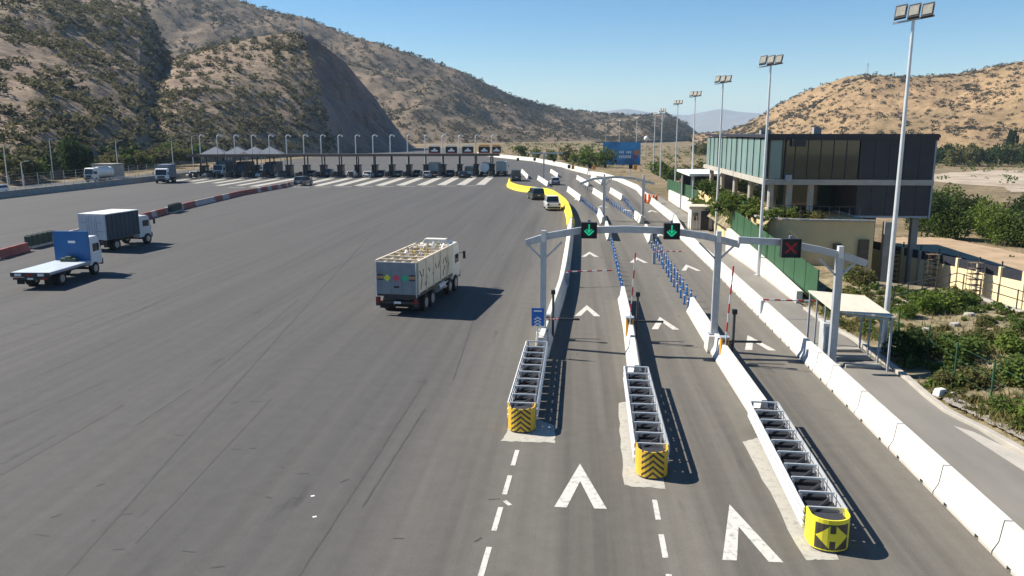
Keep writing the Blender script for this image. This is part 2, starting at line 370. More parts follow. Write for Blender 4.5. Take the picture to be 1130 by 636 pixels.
# ------------------------------------------------------------------ terrain
def vnoise(x, y, seed=0):
    xi = np.floor(x).astype(np.int64); yi = np.floor(y).astype(np.int64); xf = x - xi; yf = y - yi
    def h(a, b):
        n = (a * 374761393 + b * 668265263 + seed * 974711) & 0x7fffffff
        n = ((n ^ (n >> 13)) * 1274126177) & 0x7fffffff; n = n ^ (n >> 16); return (n & 0xffff) / 65535.0
    u = xf * xf * (3 - 2 * xf); v = yf * yf * (3 - 2 * yf)
    return (h(xi, yi) * (1 - u) + h(xi + 1, yi) * u) * (1 - v) + (h(xi, yi + 1) * (1 - u) + h(xi + 1, yi + 1) * u) * v
def fbm(x, y, oct=5, seed=0):
    s = 0; a = 0.5; f = 1.0
    for o in range(oct): s = s + a * (vnoise(x * f, y * f, seed + o) - 0.5); a *= 0.53; f *= 2.03
    return s
def grid_mesh(name, X, Y, Z, m, smooth=True):
    nv, nu = X.shape; me = bpy.data.meshes.new(name); V = np.stack([X, Y, Z], -1).reshape(-1, 3).astype(np.float32)
    me.vertices.add(len(V)); me.vertices.foreach_set('co', V.ravel())
    i = np.arange(nv * nu).reshape(nv, nu); F = np.stack([i[:-1, :-1], i[:-1, 1:], i[1:, 1:], i[1:, :-1]], -1).reshape(-1, 4)
    n = len(F); me.loops.add(4 * n); me.loops.foreach_set('vertex_index', F.ravel().astype(np.int32))
    me.polygons.add(n); me.polygons.foreach_set('loop_start', np.arange(0, 4 * n, 4, dtype=np.int32)); me.polygons.foreach_set('loop_total', np.full(n, 4, dtype=np.int32))
    me.polygons.foreach_set('use_smooth', np.full(n, smooth)); me.update(); me.validate(); me.materials.append(m); return me
def hill(name, foot, ridge, m, nu=160, nv=70, noise=10.0, nscale=60.0, back=0.6, bdrop=0.7, prof=0.85, seed=1, rough_ridge=0.15, gully=0.6):
    foot = np.array(foot, float); ridge = np.array(ridge, float); k = np.linspace(0, 1, len(foot)); u = np.linspace(0, 1, nu)
    Fp = np.stack([np.interp(u, k, foot[:, i]) for i in range(3)], -1); Rp = np.stack([np.interp(u, k, ridge[:, i]) for i in range(3)], -1)
    t = np.concatenate([np.linspace(0, 1, nv), np.linspace(1, 1 + back, nv // 3)[1:]])[:, None]
    tt = np.minimum(t, 1); ex = np.maximum(t - 1, 0)
    d = Rp - Fp
    X = Fp[None, :, 0] + d[None, :, 0] * t; Y = Fp[None, :, 1] + d[None, :, 1] * t
    Z = Fp[None, :, 2] + d[None, :, 2] * (tt ** prof) - d[None, :, 2] * bdrop * (ex / max(back, .01)) ** 1.4
    env = np.sin(np.pi * np.clip(tt, 0, 1)) ** 0.7 + rough_ridge * tt
    nz = fbm(X / nscale, Y / nscale, 6, seed); gl = -np.abs(fbm(X / (nscale * 1.7), Y / (nscale * 1.7), 4, seed + 9)) * 2
    Z = Z + env * noise * (nz * 1.6 + gully * gl)
    o = link(name, grid_mesh(name, X, Y, Z, m)); struct(o)
    return o, X, Y, Z
def scatter(name, X, Y, Z, n, size, m, seed, tmax=0.8, mask=None, nleaf=26, label=None, sq=0.75):
    r = np.random.default_rng(seed); nv, nu = X.shape; pts = []
    base = [leaf_cloud(nleaf, (1, 1, 0.8), 0.25, 900 + i, lumps=5) for i in range(6)]
    A = []
    ar = np.hypot(X[:-1, 1:] - X[:-1, :-1], Y[:-1, 1:] - Y[:-1, :-1]) * np.hypot(X[1:, :-1] - X[:-1, :-1], Y[1:, :-1] - Y[:-1, :-1])
    ar[int(tmax * (nv - 2)):, :] = 0; ar[0, :] = 0; pr_ = (ar / ar.sum()).ravel(); cell = r.choice(pr_.size, n, p=pr_)
    i = cell // (nu - 1); j = cell % (nu - 1); a = r.uniform(0, 1, n); b = r.uniform(0, 1, n)
    def lerp(M): return M[i, j] * (1 - a) * (1 - b) + M[i + 1, j] * a * (1 - b) + M[i, j + 1] * (1 - a) * b + M[i + 1, j + 1] * a * b
    px, py, pz = lerp(X), lerp(Y), lerp(Z)
    dens = fbm(px / 45.0, py / 45.0, 3, seed + 3) + 0.5
    keep = r.uniform(0, 1, n) < np.clip((dens - 0.22) * 2.2, 0.12, 1)
    if mask is not None: keep &= mask(px, py, pz)
    for q in np.nonzero(keep)[0]:
        s = r.uniform(*size) * (0.7 + 0.6 * r.uniform() ** 2); th = r.uniform(0, 6.28); c, sn = math.cos(th), math.sin(th)
        B = base[q % 6] * np.array([s, s, s * sq]); B = np.stack([B[:, 0] * c - B[:, 1] * sn, B[:, 0] * sn + B[:, 1] * c, B[:, 2]], -1)
        A.append(B + np.array([px[q], py[q], pz[q] + s * 0.35]))
    o = link(name, quad_mesh(name, np.concatenate(A), m)); stuff(o, label, 'scrub'); return o

# ground sheet: level by the road, stepping down to the river flats on the right
gm = hill_mat('dry_ground', (0.25, 0.19, 0.12), (0.16, 0.12, 0.075), (0.10, 0.09, 0.045), 0.35, 0.15, 0.02)
gx = np.array([-9000, -3000, -1200, -600, -300, -200, -140, -100, -60, -20, 0, 10, 16, 19.2, 19.8, 24, 30, 45, 60, 80, 110, 150, 220, 300, 450, 700, 1200, 3000, 9000.])
gy = np.concatenate([[-400, -100, -30], np.arange(0, 400, 12), [430, 480, 560, 700, 900, 1300, 2000, 4000, 9000, 14000]])
GXm, GYm = np.meshgrid(gx, gy); GZ = np.where(GXm > 19.5, -2.6, -0.08) - np.where(GXm > 60, np.minimum((GXm - 60) / 40, 1) * 1.5, 0)
GZ = GZ + np.where((GXm > 40) & (GXm < 900), fbm(GXm / 30, GYm / 30, 3, 5) * 0.8, 0)
struct(link('ground', grid_mesh('ground', GXm, GYm, GZ, gm, False)))
YARD = -2.6

# river flats: pale sand and gravel bars
sand = mat('river_sand', (0.27, 0.21, 0.15), 0.95, var=0.25, scale=0.12, col2=(0.36, 0.30, 0.23), bump=0.2)
def patch(name, pts, z, m, rag=1.5, n=10):
    q = random.Random(name); P = []
    for i in range(len(pts)):
        a, b = pts[i], pts[(i + 1) % len(pts)]
        for k in range(n): P.append((a[0] + (b[0] - a[0]) * k / n + q.uniform(-rag, rag), a[1] + (b[1] - a[1]) * k / n + q.uniform(-rag, rag), z))
    return struct(MB().face(P).build(name, m))
def GP(pts, z): return [G(a, b, z)[:2] for a, b in pts]
patch('riverbed', GP([(1020, 212), (1022, 193), (1080, 188), (1250, 186), (1300, 200), (1200, 214), (1130, 212)], -3.85), -3.85, sand, 2.0)
patch('dirt_track', GP([(985, 262), (1040, 262), (1130, 280), (1240, 305), (1260, 330), (1130, 301), (1040, 280), (985, 272)], -2.4), -2.4, mat('dirt', (0.34, 0.245, 0.155), 0.95, var=0.2, scale=0.5, bump=0.3), 0.4)

# hills
m_left = hill_mat('hill_left', (0.275, 0.205, 0.15), (0.18, 0.127, 0.097), (0.125, 0.11, 0.072), 0.6, 0.2)
m_back = hill_mat('hill_back', (0.215, 0.16, 0.115), (0.14, 0.105, 0.075), (0.095, 0.08, 0.05), 0.6, 0.07, 0.008)
m_right = hill_mat('hill_right', (0.325, 0.22, 0.12), (0.21, 0.138, 0.075), (0.155, 0.115, 0.062), 0.5, 0.1)
m_cut = mat('cut_rock', (0.13, 0.115, 0.11), 0.95, var=0.35, scale=0.08, bump=0.8, col2=(0.19, 0.13, 0.11), stretch=(1, 1, 0.4))
m_far = mat('far_mountain', (0.16, 0.14, 0.12), 1.0, var=0.15, scale=0.002)

ridgeA = [AD(-330, -30, 520), AD(-200, -28, 545), AD(-60, -22, 570), AD(60, -14, 590), AD(120, -8, 600), AD(156, 2, 605), AD(172, 30, 605), AD(188, 62, 600), AD(215, 110, 590)]
footA = [AD(-330, 215, 150), AD(-200, 208, 155), AD(-60, 205, 170), AD(20, 199, 185), AD(90, 190, 215), AD(150, 184, 245), AD(180, 180, 270), AD(205, 176, 300), AD(240, 170, 340)]
footA = [(x, y, -0.5) for x, y, z in footA]
hA = hill('left_hill', footA, ridgeA, m_left, 330, 170, 15, 85, 0.5, 0.4, 0.95, 3, 0.1, 0.5)
ridgeB = [AD(90, 150, 400), AD(120, 125, 430), AD(150, 100, 450), AD(190, 68, 470), AD(215, 58, 473), AD(240, 51, 475), AD(262, 46, 476), AD(285, 41, 475), AD(303, 38, 472), AD(320, 37, 468), AD(335, 40, 463)]
footB = [AD(80, 192, 215), AD(120, 188, 232), AD(160, 184, 252), AD(200, 181, 275), AD(245, 178, 300), AD(285, 175.5, 322), AD(315, 174, 340), AD(335, 173, 352), AD(350, 172, 362), AD(362, 171, 374), AD(372, 170, 384)]
footB = [(x, y, -0.5) for x, y, z in footB]
hB = hill('hill_spur', footB, ridgeB, m_left, 220, 120, 6.5, 55, 0.35, 0.3, 0.85, 5, 0.04, 0.3)
# steep road cutting on the spur's shaded side
def cut_slope():
    nvb = 120; A = np.stack([hB[1][:nvb, -1], hB[2][:nvb, -1], hB[3][:nvb, -1]], -1)[::-1]
    b = [np.array(AD(*p)) for p in ((341, 39, 482), (380, 68, 500), (412, 106, 515), (438, 142, 510), (457, 168.3, 478))]
    nu, nv = 110, nvb; k = np.linspace(0, 1, 5); u = np.linspace(0, 1, nv)
    B = np.stack([np.interp(u, k, [p[i] for p in b]) for i in range(3)], -1)
    s = np.linspace(0, 1, nu)[None, :, None]; P = A[:, None] * (1 - s) + B[:, None] * s
    n = fbm(P[..., 2] / 9 + P[..., 1] / 30, P[..., 1] / 7, 6, 8); n2 = np.abs(fbm(P[..., 2] / 40, P[..., 1] / 9, 4, 18)); env = np.sin(np.pi * s[..., 0]) ** .6
    P[..., 0] += (n * 13 - n2 * 12) * env; P[..., 2] += (n2 * 3 - .4) * env
    struct(link('cut_slope', grid_mesh('cut_slope', P[..., 0], P[..., 1], P[..., 2], m_cut, False)))
    # slope behind the cut, closing the spur down to the valley
    c = [np.array(p) for p in (AD(330, 60, 640), AD(390, 90, 650), AD(420, 120, 640), AD(445, 150, 640), AD(470, 164, 640))]
    C = np.stack([np.interp(u, k, [p[i] for p in c]) for i in range(3)], -1); C[:, 2] = -1; P = B[:, None] * (1 - s) + C[:, None] * s; P[..., 2] -= 0.3
    struct(link('hill_spur_back', grid_mesh('hill_spur_back', P[..., 0], P[..., 1], P[..., 2], m_left)))
cut_slope()
ridgeC = [AD(60, -45, 1300), AD(140, -40, 1270), AD(200, -30, 1240), AD(262, 0, 1210), AD(292, 11, 1200), AD(335, 19, 1190), AD(375, 36, 1180), AD(415, 48, 1170), AD(460, 63, 1160), AD(505, 77, 1170),
          AD(540, 93, 1200), AD(570, 106, 1240), AD(600, 115, 1300), AD(640, 122, 1380), AD(690, 128, 1480), AD(735, 127, 1560), AD(756, 135, 1600), AD(770, 146, 1620)]
footC = [AD(60, 160, 800), AD(140, 160, 800), AD(200, 160, 790), AD(262, 160, 780), AD(300, 160, 770), AD(340, 160, 760), AD(380, 160, 740), AD(420, 160, 720), AD(460, 160, 720), AD(500, 160, 730),
         AD(535, 160, 760), AD(565, 158, 800), AD(595, 157, 850), AD(640, 155, 920), AD(690, 154, 1000), AD(730, 152, 1150), AD(752, 151, 1300), AD(768, 150, 1400)]
footC = [(x, y, -1) for x, y, z in footC]
hC = hill('back_hill', footC, ridgeC, m_back, 360, 140, 34, 160, 0.5, 0.5, 0.9, 11, 0.08, 1.0)
ridgeD = [AD(560, 131, 9000), AD(640, 126, 9000), AD(690, 120, 9000), AD(725, 124, 9000), AD(760, 127, 9000), AD(795, 121, 9000), AD(815, 124, 9000), AD(850, 127, 9000), AD(900, 122, 9000), AD(980, 126, 9000), AD(1080, 124, 9000), AD(1300, 120, 9000)]
footD = [(p[0] * 0.8, p[1] * 0.8, -5) for p in ridgeD]
hill('far_mountains', footD, ridgeD, m_far, 220, 30, 130, 900, 0.4, 0.5, 0.9, 21, 0.25)
ridgeE = [AD(760, 151, 1150), AD(800, 146, 1130), AD(825, 136, 1100), AD(850, 121, 1060), AD(878, 106, 1030), AD(905, 95, 1000), AD(935, 84, 980), AD(965, 82, 960), AD(1000, 86, 950), AD(1030, 83, 940), AD(1062, 81, 930), AD(1100, 73, 920), AD(1135, 67, 910), AD(1250, 45, 880), AD(1420, 20, 860)]
footE = [AD(790, 153, 700), AD(815, 153, 690), AD(835, 153, 680), AD(855, 153, 660), AD(880, 154, 640), AD(905, 155, 620), AD(935, 155, 600), AD(965, 156, 590), AD(1000, 156, 580), AD(1030, 157, 570), AD(1062, 157, 560), AD(1100, 158, 555), AD(1135, 158, 550), AD(1250, 160, 540), AD(1420, 160, 520)]
footE = [(x, y, -5) for x, y, z in footE]
hE = hill('right_hill', footE, ridgeE, m_right, 300, 130, 20, 100, 0.5, 0.5, 0.85, 31, 0.06)

scatter('hillside_scrub', *hA[1:], 6300, (1.1, 3.6), K['scrub'], 41, nleaf=30, label='olive scrub dotted over the big left hillside')
scatter('hillside_scrub', *hB[1:], 4800, (0.9, 3.1), K['scrub'], 42, nleaf=30, label='scrub on the brown spur above the toll plaza')
scatter('hillside_scrub', *hC[1:], 11000, (2.2, 6.0), K['scrub_dark'], 43, nleaf=20, label='dark scrub on the far hill behind the cutting')
scatter('hillside_scrub', *hE[1:], 6500, (1.2, 3.9), K['scrub_dark'], 44, nleaf=26, label='dark bushes on the tan hill behind the building')

# ------------------------------------------------------------------ roads
AS = K['asphalt']
def sheet(name, pts, z, m, parent=None):
    o = MB().face([(p[0], p[1], z) for p in pts]).build(name, m, parent)
    if not parent: struct(o)
    return o
pl = [(-87.5, -25), (13.6, -25), (13.6, 15), (13.6, 38), (13.3, 50), (12.8, 64), (14, 92), (13.5, 128), (12.5, 150), (10, 172), (6, 188), (-2, 235), (-14, 282), (-32, 326), (-60, 420), (-70, 520), (-100, 520), (-98, 400), (-93, 300), (-88, 200)]
road = sheet('road', pl, 0.0, AS)
sheet('side_road', [(-88.6, 60), (-88.6, 200), (-93.5, 300), (-98, 400), (-112, 400), (-106, 300), (-103, 200), (-101, 60)], -0.02, AS)
def strip(name, path, wd, z, m, parent=road):
    mb = MB(); P = [Vector((p[0], p[1], 0)) for p in path]; L = []
    for i, p in enumerate(P):
        d = (P[min(i + 1, len(P) - 1)] - P[max(i - 1, 0)]).normalized(); r = Vector((d.y, -d.x, 0)) * wd / 2; L.append((p - r, p + r))
    for a, b in zip(L[:-1], L[1:]): mb.face([(*q.xy, z) for q in (a[0], a[1], b[1], b[0])])
    return mb.build(name, m, parent)
def seam(pp, wd=0.10):
    q = random.Random(str(pp)); a, b = G(*pp[0]), G(*pp[1]); n = 14
    strip('seam', [(a[0] + (b[0] - a[0]) * i / n + q.uniform(-.012, .012), a[1] + (b[1] - a[1]) * i / n) for i in range(n + 1)], wd, 0.004, K['seam'])
seam([(71, 636), (345, 330)], 0.07); seam([(345, 330), (452, 212)], 0.07)
seam([(0, 524), (136, 447)], 0.16); seam([(0, 383), (180, 325)], 0.05); seam([(-60, 420), (270, 300)], 0.05); seam([(330, 636), (470, 420)], 0.05); seam([(0, 470), (120, 420)], 0.04); seam([(150, 600), (300, 440)], .035); seam([(225, 420), (330, 330)], .05); seam([(400, 560), (470, 450)], .06); seam([(0, 512), (60, 480)], .22); seam([(150, 470), (210, 430)], .05); seam([(500, 420), (530, 330)], .05); seam([(300, 300), (420, 235)], .06); seam([(120, 360), (260, 290)], .05); seam([(30, 420), (140, 372)], .09)

srv = mat('pale_worn_asphalt', (0.18, 0.168, 0.147), 0.9, var=0.16, scale=0.5, bump=0.15, stretch=(1, .3, 1))
sheet('service_road', [(10.75, -20), (14.3, -20), (14.3, 20), (13.5, 33), (13.4, 48), (13.1, 64), (13.4, 70), (14, 92), (13.4, 128), (11.2, 142), (11.0, 128), (11.3, 110), (11.5, 91), (10.6, 76), (10.75, 60)], 0.004, srv)
qm = random.Random(21)
for k in range(30):      # short tar dabs, scuffs and a few bits of pale litter on the plaza
    px, py = qm.uniform(20, 540), qm.uniform(330, 630); g = G(px, py); a = qm.uniform(-.5, .5) if k % 3 else 1.2; L = qm.uniform(.12, .5)
    strip('tar_dab', [(g[0], g[1]), (g[0] + L * math.cos(a), g[1] + L * math.sin(a) * .6)], qm.uniform(.03, .07), 0.006, K['seam'])
for px, py in ((343, 548), (345, 571)): g = G(px, py); strip('litter_scrap', [(g[0], g[1]), (g[0] + .09, g[1] + .05)], .07, 0.007, K['white'])
# markings
WP = K['white_paint']
def chevron(x, y, wd=1.35, ln=2.9, st=0.42, skew=0.0):
    mb = MB(); z = 0.008
    for s in (-1, 1):
        pts = [(x, y), (x, y - 1.25), (x + s * (wd / 2 - st * 0.35) , y - ln), (x + s * (wd / 2 + st * 0.65), y - ln)]
        mb.face([(p[0], p[1], z) for p in (pts if s < 0 else pts[::-1])])
    mb.build('chevron_marking', WP, road)
for pts in ([(640, 512)], [(805, 557)], [(647.5, 337)], [(728, 350)], [(825, 370)], [(650.5, 278)], [(702, 284)], [(757, 292)], [(655, 247)], [(690, 252)], [(727, 258)], [(638, 219)], [(664, 227)], [(718, 232)], [(690, 231)]):
    g = G(*pts[0]); far = g[1] > 30; chevron(g[0], g[1], 0.98, 2.95 if not far else 2.85, 0.34)
def dash(a, b, wd=0.13): strip('lane_dash', [a, b], wd, 0.008, WP)
for y0, y1 in ((497, 514), (525, 546), (560, 586), (604, 638), (655, 690)):
    xl = lambda y: 570 - (y - 500) * 0.29; a, b = G(xl(y0), y0), G(xl(y1), y1); dash(a, b, 0.14)
for y0, y1 in ((552, 574), (590, 616), (634, 664)):
    xl = lambda y: 721 + (y - 545) * 0.19; a, b = G(xl(y0), y0), G(xl(y1), y1); dash(a, b, 0.14)
q = random.Random(3)
strip('paint_scrap', [G(557, 553), G(563, 558)], 0.12, 0.008, WP)
def pad(pp, z=0.007):
    P = [G(*p) for p in pp]; out_ = []
    for i in range(len(P)):
        a, b = P[i], P[(i + 1) % len(P)]
        for k in range(10): out_.append((a[0] + (b[0] - a[0]) * k / 10 + q.uniform(-.04, .04), a[1] + (b[1] - a[1]) * k / 10 + q.uniform(-.04, .04), z))
    MB().face(out_).build('painted_pad', K['pad_paint'], road)
pad([(553, 487), (612, 489), (612, 470), (571, 455)]); pad([(688, 536), (734, 540), (715, 440), (682, 445)]); pad([(888, 618), (926, 618), (850, 480), (820, 488)])
# faded stripes in front of the booths and the cross line
BL, BR_ = Vector(G(212, 196)), Vector(G(552, 194)); bd = (BR_ - BL).normalized(); bn = Vector((-math.sin(R(2)), math.cos(R(2)), 0))
def BP(px, off=0.0, z=0.0):              # point on the line of toll islands seen at image column px
    d = ray(px, 195); A = Vector((d[0], d[1], 0)); den = A.x * bd.y - A.y * bd.x
    t = (BL.x * bd.y - BL.y * bd.x) / den; p = A * t + bn * off; return Vector((p.x, p.y, z))
def BP2(px, off=0.0, z=0.0):             # same, on the line moved along the travel direction by off
    d = ray(px, 195); A = Vector((d[0], d[1], 0)); B0 = BL + bn * off; t = (B0.x * bd.y - B0.y * bd.x) / (A.x * bd.y - A.y * bd.x); p = A * t; return Vector((p.x, p.y, z))
ISL = [223.6 + 18.95 * k for k in range(14)] + [489, 507.3, 525.3, 543]
for i, px in enumerate(ISL):
    p = BP(px); strip('approach_stripe', [p - bn * 5, p - bn * 14, p - bn * (33 if px > 330 else 30 if px > 290 else 22 if px > 255 else 15)], 1.7 if px > 330 else 1.3, 0.006, K['pad_paint'])
for a, b in zip(ISL[5:-1], ISL[6:]):
    p, p2 = BP(a, -36), BP(b, -36); d = (p2 - p); strip('stop_line', [p + d * .12, p2 - d * .12], 0.5, 0.006, K['pad_paint'])

# service road kerb, verge, garden
kerbpts = [G(*p)[:2] for p in ((948, 378), (975, 398), (1000, 418), (1025, 440), (1045, 455), (1062, 464), (1085, 475), (1112, 490), (1140, 506), (1180, 540))]
kp = [(13.3, 46), (13.35, 42)] + kerbpts + [(14.6, 5), (14.6, -10)]
K_prof = [(-0.13, -0.1), (-0.13, 0.13), (0.13, 0.13), (0.13, -0.1)]
struct(MB().sweep(K_prof, kp).build('kerb', K['pale_concrete'], bevel=0.02))
# lighter concrete slab on the near service road
sheet('slab_patch', [G(*p)[:2] for p in ((1052, 470), (1075, 477), (1112, 495), (1145, 512), (1145, 530))], 0.005, K['pale_concrete'])
gardx = np.linspace(0, 1, 40); gy2 = np.linspace(0, 60, 90)
kx = np.interp(gy2, [p[1] for p in reversed(kp)], [p[0] for p in reversed(kp)]) + 0.14
# outer edge of the garden: the concrete beam under the railing
rail_pts = [G(985, 338, 0.5)[:2], G(1000, 334, 0.5)[:2], G(1055, 321, 0.5)[:2], G(1092, 333, 0.5)[:2], G(1135, 347, 0.5)[:2], G(1200, 368, 0.5)[:2]]
def garden_z(x, y): return 0.05 + 0.45 * np.clip((x - 14.2) / 4, 0, 1) + 0.35 * fbm(np.asarray(x, float) / 2.5, np.asarray(y, float) / 2.5, 3, 77)
ox = np.interp(gy2, [0, 30, 39, 44.5, 50, 53, 60], [24.6, 24.6, 24.7, 24.6, 24.0, 19.0, 16.0])
GX2 = kx[:, None] + (ox - kx)[:, None] * gardx[None, :]; GY2 = gy2[:, None] + 0 * gardx[None, :]
GZ2 = garden_z(GX2, GY2); GZ2[:, -1] = YARD
gmat = mat('garden_ground', (0.13, 0.105, 0.05), 0.95, var=0.35, scale=1.1, bump=0.6, col2=(0.22, 0.18, 0.11))
struct(link('garden_bank', grid_mesh('garden_bank', GX2, GY2, GZ2, gmat)))
patch('gravel_verge', [G(*p)[:2] for p in ((1040, 447), (1062, 458), (1090, 472), (1135, 495), (1140, 478), (1095, 462), (1065, 450), (1048, 440))], 0.20, K['gravel'], 0.08)

# ------------------------------------------------------------------ concrete barriers
NJ = [(-0.30, 0), (-0.30, 0.08), (-0.17, 0.33), (-0.10, 0.88), (0.10, 0.88), (0.17, 0.33), (0.30, 0.08), (0.30, 0)]
def nj(scale=1.0, top=1.0): return [(x * scale, z * top) for x, z in NJ]
def seg_mesh(L):
    mb = MB(); cut = [(-0.29, 0.09), (-0.17, 0.33), (-0.10, 0.88), (0.10, 0.88), (0.17, 0.33), (0.29, 0.09)]; y = -L / 2
    for a, b, full in ((0, .2, 1), (.2, .26, 0), (.26, .74, 1), (.74, .80, 0), (.80, 1, 1)):
        mb.sweep(NJ if full else cut, [(0, y + a * L), (0, y + b * L)])
    return mb.mesh('concrete_barrier', K['barrier'])
SEG = 3.25; segm = seg_mesh(SEG - 0.05)
rb = [(10.45, 12), (10.45, 45), (10.45, 60), (10.3, 76), (11.2, 91), (10.9, 110), (10.7, 128), (10.9, 142), (8.9, 167), (6.2, 185.5), (2.7, 194)]
def along(path, step, start=0.0):
    P = [Vector((p[0], p[1], 0)) for p in path]; res = []; s = start; acc = 0
    for a, b in zip(P[:-1], P[1:]):
        L = (b - a).length
        while s <= acc + L:
            t = (s - acc) / L; d = (b - a) / L; res.append((a + (b - a) * t, math.atan2(-d.x, d.y))); s += step
        acc += L
    return res
for p, rz in along(rb, SEG, SEG / 2):
    o = link('concrete_barrier', segm, None, (p.x, p.y, 0), rz)
    tag(o, 'white concrete barrier segment in the long row between right lane and service road', 'barrier', 'barrier segments along the service road')
def bar(label, pts, px=True, m='barrier', sc=1.0, top=1.0, name='concrete_barrier'):
    P = [G(*p)[:2] for p in pts] if px else pts
    c = P[0]; o = MB().sweep(nj(sc, top), [(p[0] - c[0], p[1] - c[1]) for p in P]).build(name, K[m], None, (c[0], c[1], 0), bevel=0.02)
    return tag(o, label, 'barrier')
# long curved barrier beside the plaza: white run and yellow run
def smooth_path(P, n=6):
    P = [Vector((p[0], p[1], 0)) for p in P]; outp = []
    for i in range(len(P) - 1):
        a, b, c, d = P[max(i - 1, 0)], P[i], P[i + 1], P[min(i + 2, len(P) - 1)]
        for k in range(n):
            t = k / n; outp.append(0.5 * ((2 * b) + (c - a) * t + (2 * a - 5 * b + 4 * c - d) * t * t + (3 * b - a - 3 * c + d) * t ** 3))
    outp.append(P[-1]); return [(p.x, p.y) for p in outp]
cb = thing('concrete_barrier', 'long curved concrete barrier beside the open plaza, white then bright yellow', 'barrier', (-1.5, 36, 0))
wpts = smooth_path([(-1.45, 34.6), (-1.2, 41), (-0.75, 52), (-0.55, 66), (-0.45, 78), (-0.45, 86)])
ypts = smooth_path([(-0.45, 86.1), (-0.6, 94), (-1.3, 108), (-2.8, 121), (-4.2, 129), (-6.3, 133), (-9.5, 138), (-11.8, 146), (-12.6, 152), (-13.0, 158)])
MB().sweep(nj(1.15, 1.1), [(x + 1.5, y - 36) for x, y in wpts]).build('white_run', K['barrier'], cb)
MB().sweep(nj(1.5, 1.15), [(x + 1.5, y - 36) for x, y in ypts]).build('yellow_run', K['barrier_yellow'], cb)
bar('white concrete barrier behind the middle chevron-nosed crash cushion', [(2.55, 30.9), (2.85, 40), (2.95, 47.6)], False, top=1.0)
bar('white concrete barrier behind the yellow double-arrow crash cushion', [(6.65, 27.0), (6.6, 36), (6.65, 44.6)], False)
bar('short white barrier at the far end of the single blue post row', [(673, 266), (669, 253)]); bar('short white barrier at the far end of the double blue post row', [(718.5, 269), (712.5, 257)])
bar('white barrier nose nearest the second gantry left post', [(665.5, 248), (661, 238)]); bar('white barrier nose nearest the second gantry right post', [(708, 247), (701, 241)])
bar('white barrier beyond the left far blue posts', [(641, 222.5), (627, 211.5)]); bar('white barrier beyond the middle far blue posts', [(667, 221.5), (655, 213.5)])
bar('white barrier beyond the right far blue posts', [(687, 221.5), (674, 213)])
bar('small white barrier block just past the yellow barrier bend', [(605, 206), (594, 198.5)]); bar('tiny white barrier block at the lane split', [(616, 196), (608, 190.6)])
bar('white barrier block left of the second gantry arm', [(650, 206), (637, 198)]); bar('white barrier block behind the second gantry arm', [(664.5, 204), (653, 197)])
bar('short white barrier next to the black van by the yellow kerb', [(583, 198), (576, 190.6)])
bar('far white concrete wall curving away right of the booths', [(3.0, 195), (-1, 215), (-3.7, 233), (-14.6, 280), (-32, 324), (-44, 360)], False, top=1.5)

# left boundary barrier of the plaza and its rail
lb = thing('boundary_wall', 'grey concrete boundary wall with steel rail along the plaza left edge', 'wall', (-88, 120, 0))
MB().sweep(nj(1.2, 1.2), [(0, -60), (0, 0), (0.3, 60), (-0.4, 100)]).build('wall', K['concrete'], lb)
for i in range(50):
    MB().box((0, -58 + i * 2.5, 1.28), (0.06, 0.06, 0.5)).build('rail_post', K['steel'], lb)
MB().beam((0, -60, 1.5), (0, 66, 1.5), 0.07).build('rail', K['steel_light'], lb); MB().beam((0, -60, 1.28), (0, 66, 1.28), 0.05).build('rail', K['steel_light'], lb)
# far side wire fence
wf = thing('wire_fence', 'wire fence on thin posts below the left hillside', 'fence', (-104, 120, 0))
for i in range(36): MB().cyl((0, -60 + i * 4, 0), (0, -60 + i * 4, 2.3), 0.05, n=6).build('fence_post', K['steel'], wf)
for z in (0.5, 1.1, 1.7, 2.25): MB().beam((0, -60, z), (0, 80, z), 0.025).build('wire', K['steel'], wf)

# red and white plastic blocks dividing the plaza
blk_w = MB().prism([(-0.25, -1.0, 0), (0.25, -1.0, 0), (0.25, -1.0, 0.12), (0.12, -1.0, 0.3), (0.10, -1.0, 0.75), (-0.10, -1.0, 0.75), (-0.12, -1.0, 0.3), (-0.25, -1.0, 0.12)], (0, 1.4, 0))
bw = blk_w.mesh('divider_block', K['white_block']); br = blk_w.mesh('divider_block', K['red_block'])
dv = [G(-40, 294)[:2], G(0, 286)[:2], G(80, 263)[:2], G(150, 245)[:2], G(210, 229)[:2], G(265, 216)[:2], G(312, 207.5)[:2], G(345, 199)[:2]]
skip = [(29, 61), (187, 199)]
def colx(p):
    c, s = math.cos(YAW), math.sin(YAW); r = p.x * c + p.y * s; f = -p.x * s + p.y * c; return CX + FPX * r / (f * math.cos(PITCH) + CAMH * math.sin(PITCH))
for i, (p, rz) in enumerate(along(dv, 1.5)):
    c = colx(p)
    if any(a < c < b for a, b in skip): continue
    red = (random.random() < .25) if c < 140 else (random.random() < .55)
    o = link('divider_block', br if red else bw, None, (p.x, p.y, 0), rz + random.uniform(-.05, .05))
    tag(o, ('faded red' if red else 'faded white') + ' plastic divider block in the row across the plaza', 'barrier block', ('red' if red else 'white') + ' divider blocks')
def green_unit(label, a, b, h=1.15):
    A, B = Vector(G(*a)), Vector(G(*b)); d = B - A; L = d.length; rz = math.atan2(-d.x, d.y)
    t = thing('guard_unit', label, 'barrier', A, rz)
    MB().box((0, L / 2, h * 0.6), (0.5, L, h * 0.75)).build('panel', K['green_block'], t, bevel=0.03)
    MB().box((0, L / 2, 0.13), (0.7, L * 0.96, 0.2)).build('base', K['white_block'], t)
    for k in range(5): MB().box((0, L * (0.1 + 0.2 * k), h * 0.62), (0.56, 0.08, h * 0.8)).build('rib', K['dark'], t)
green_unit('dark green guard unit by the blue flatbed truck, in the divider row', (31, 275), (60, 268)); green_unit('small dark green guard unit far along the divider row', (188, 236), (199, 233), 1.1)

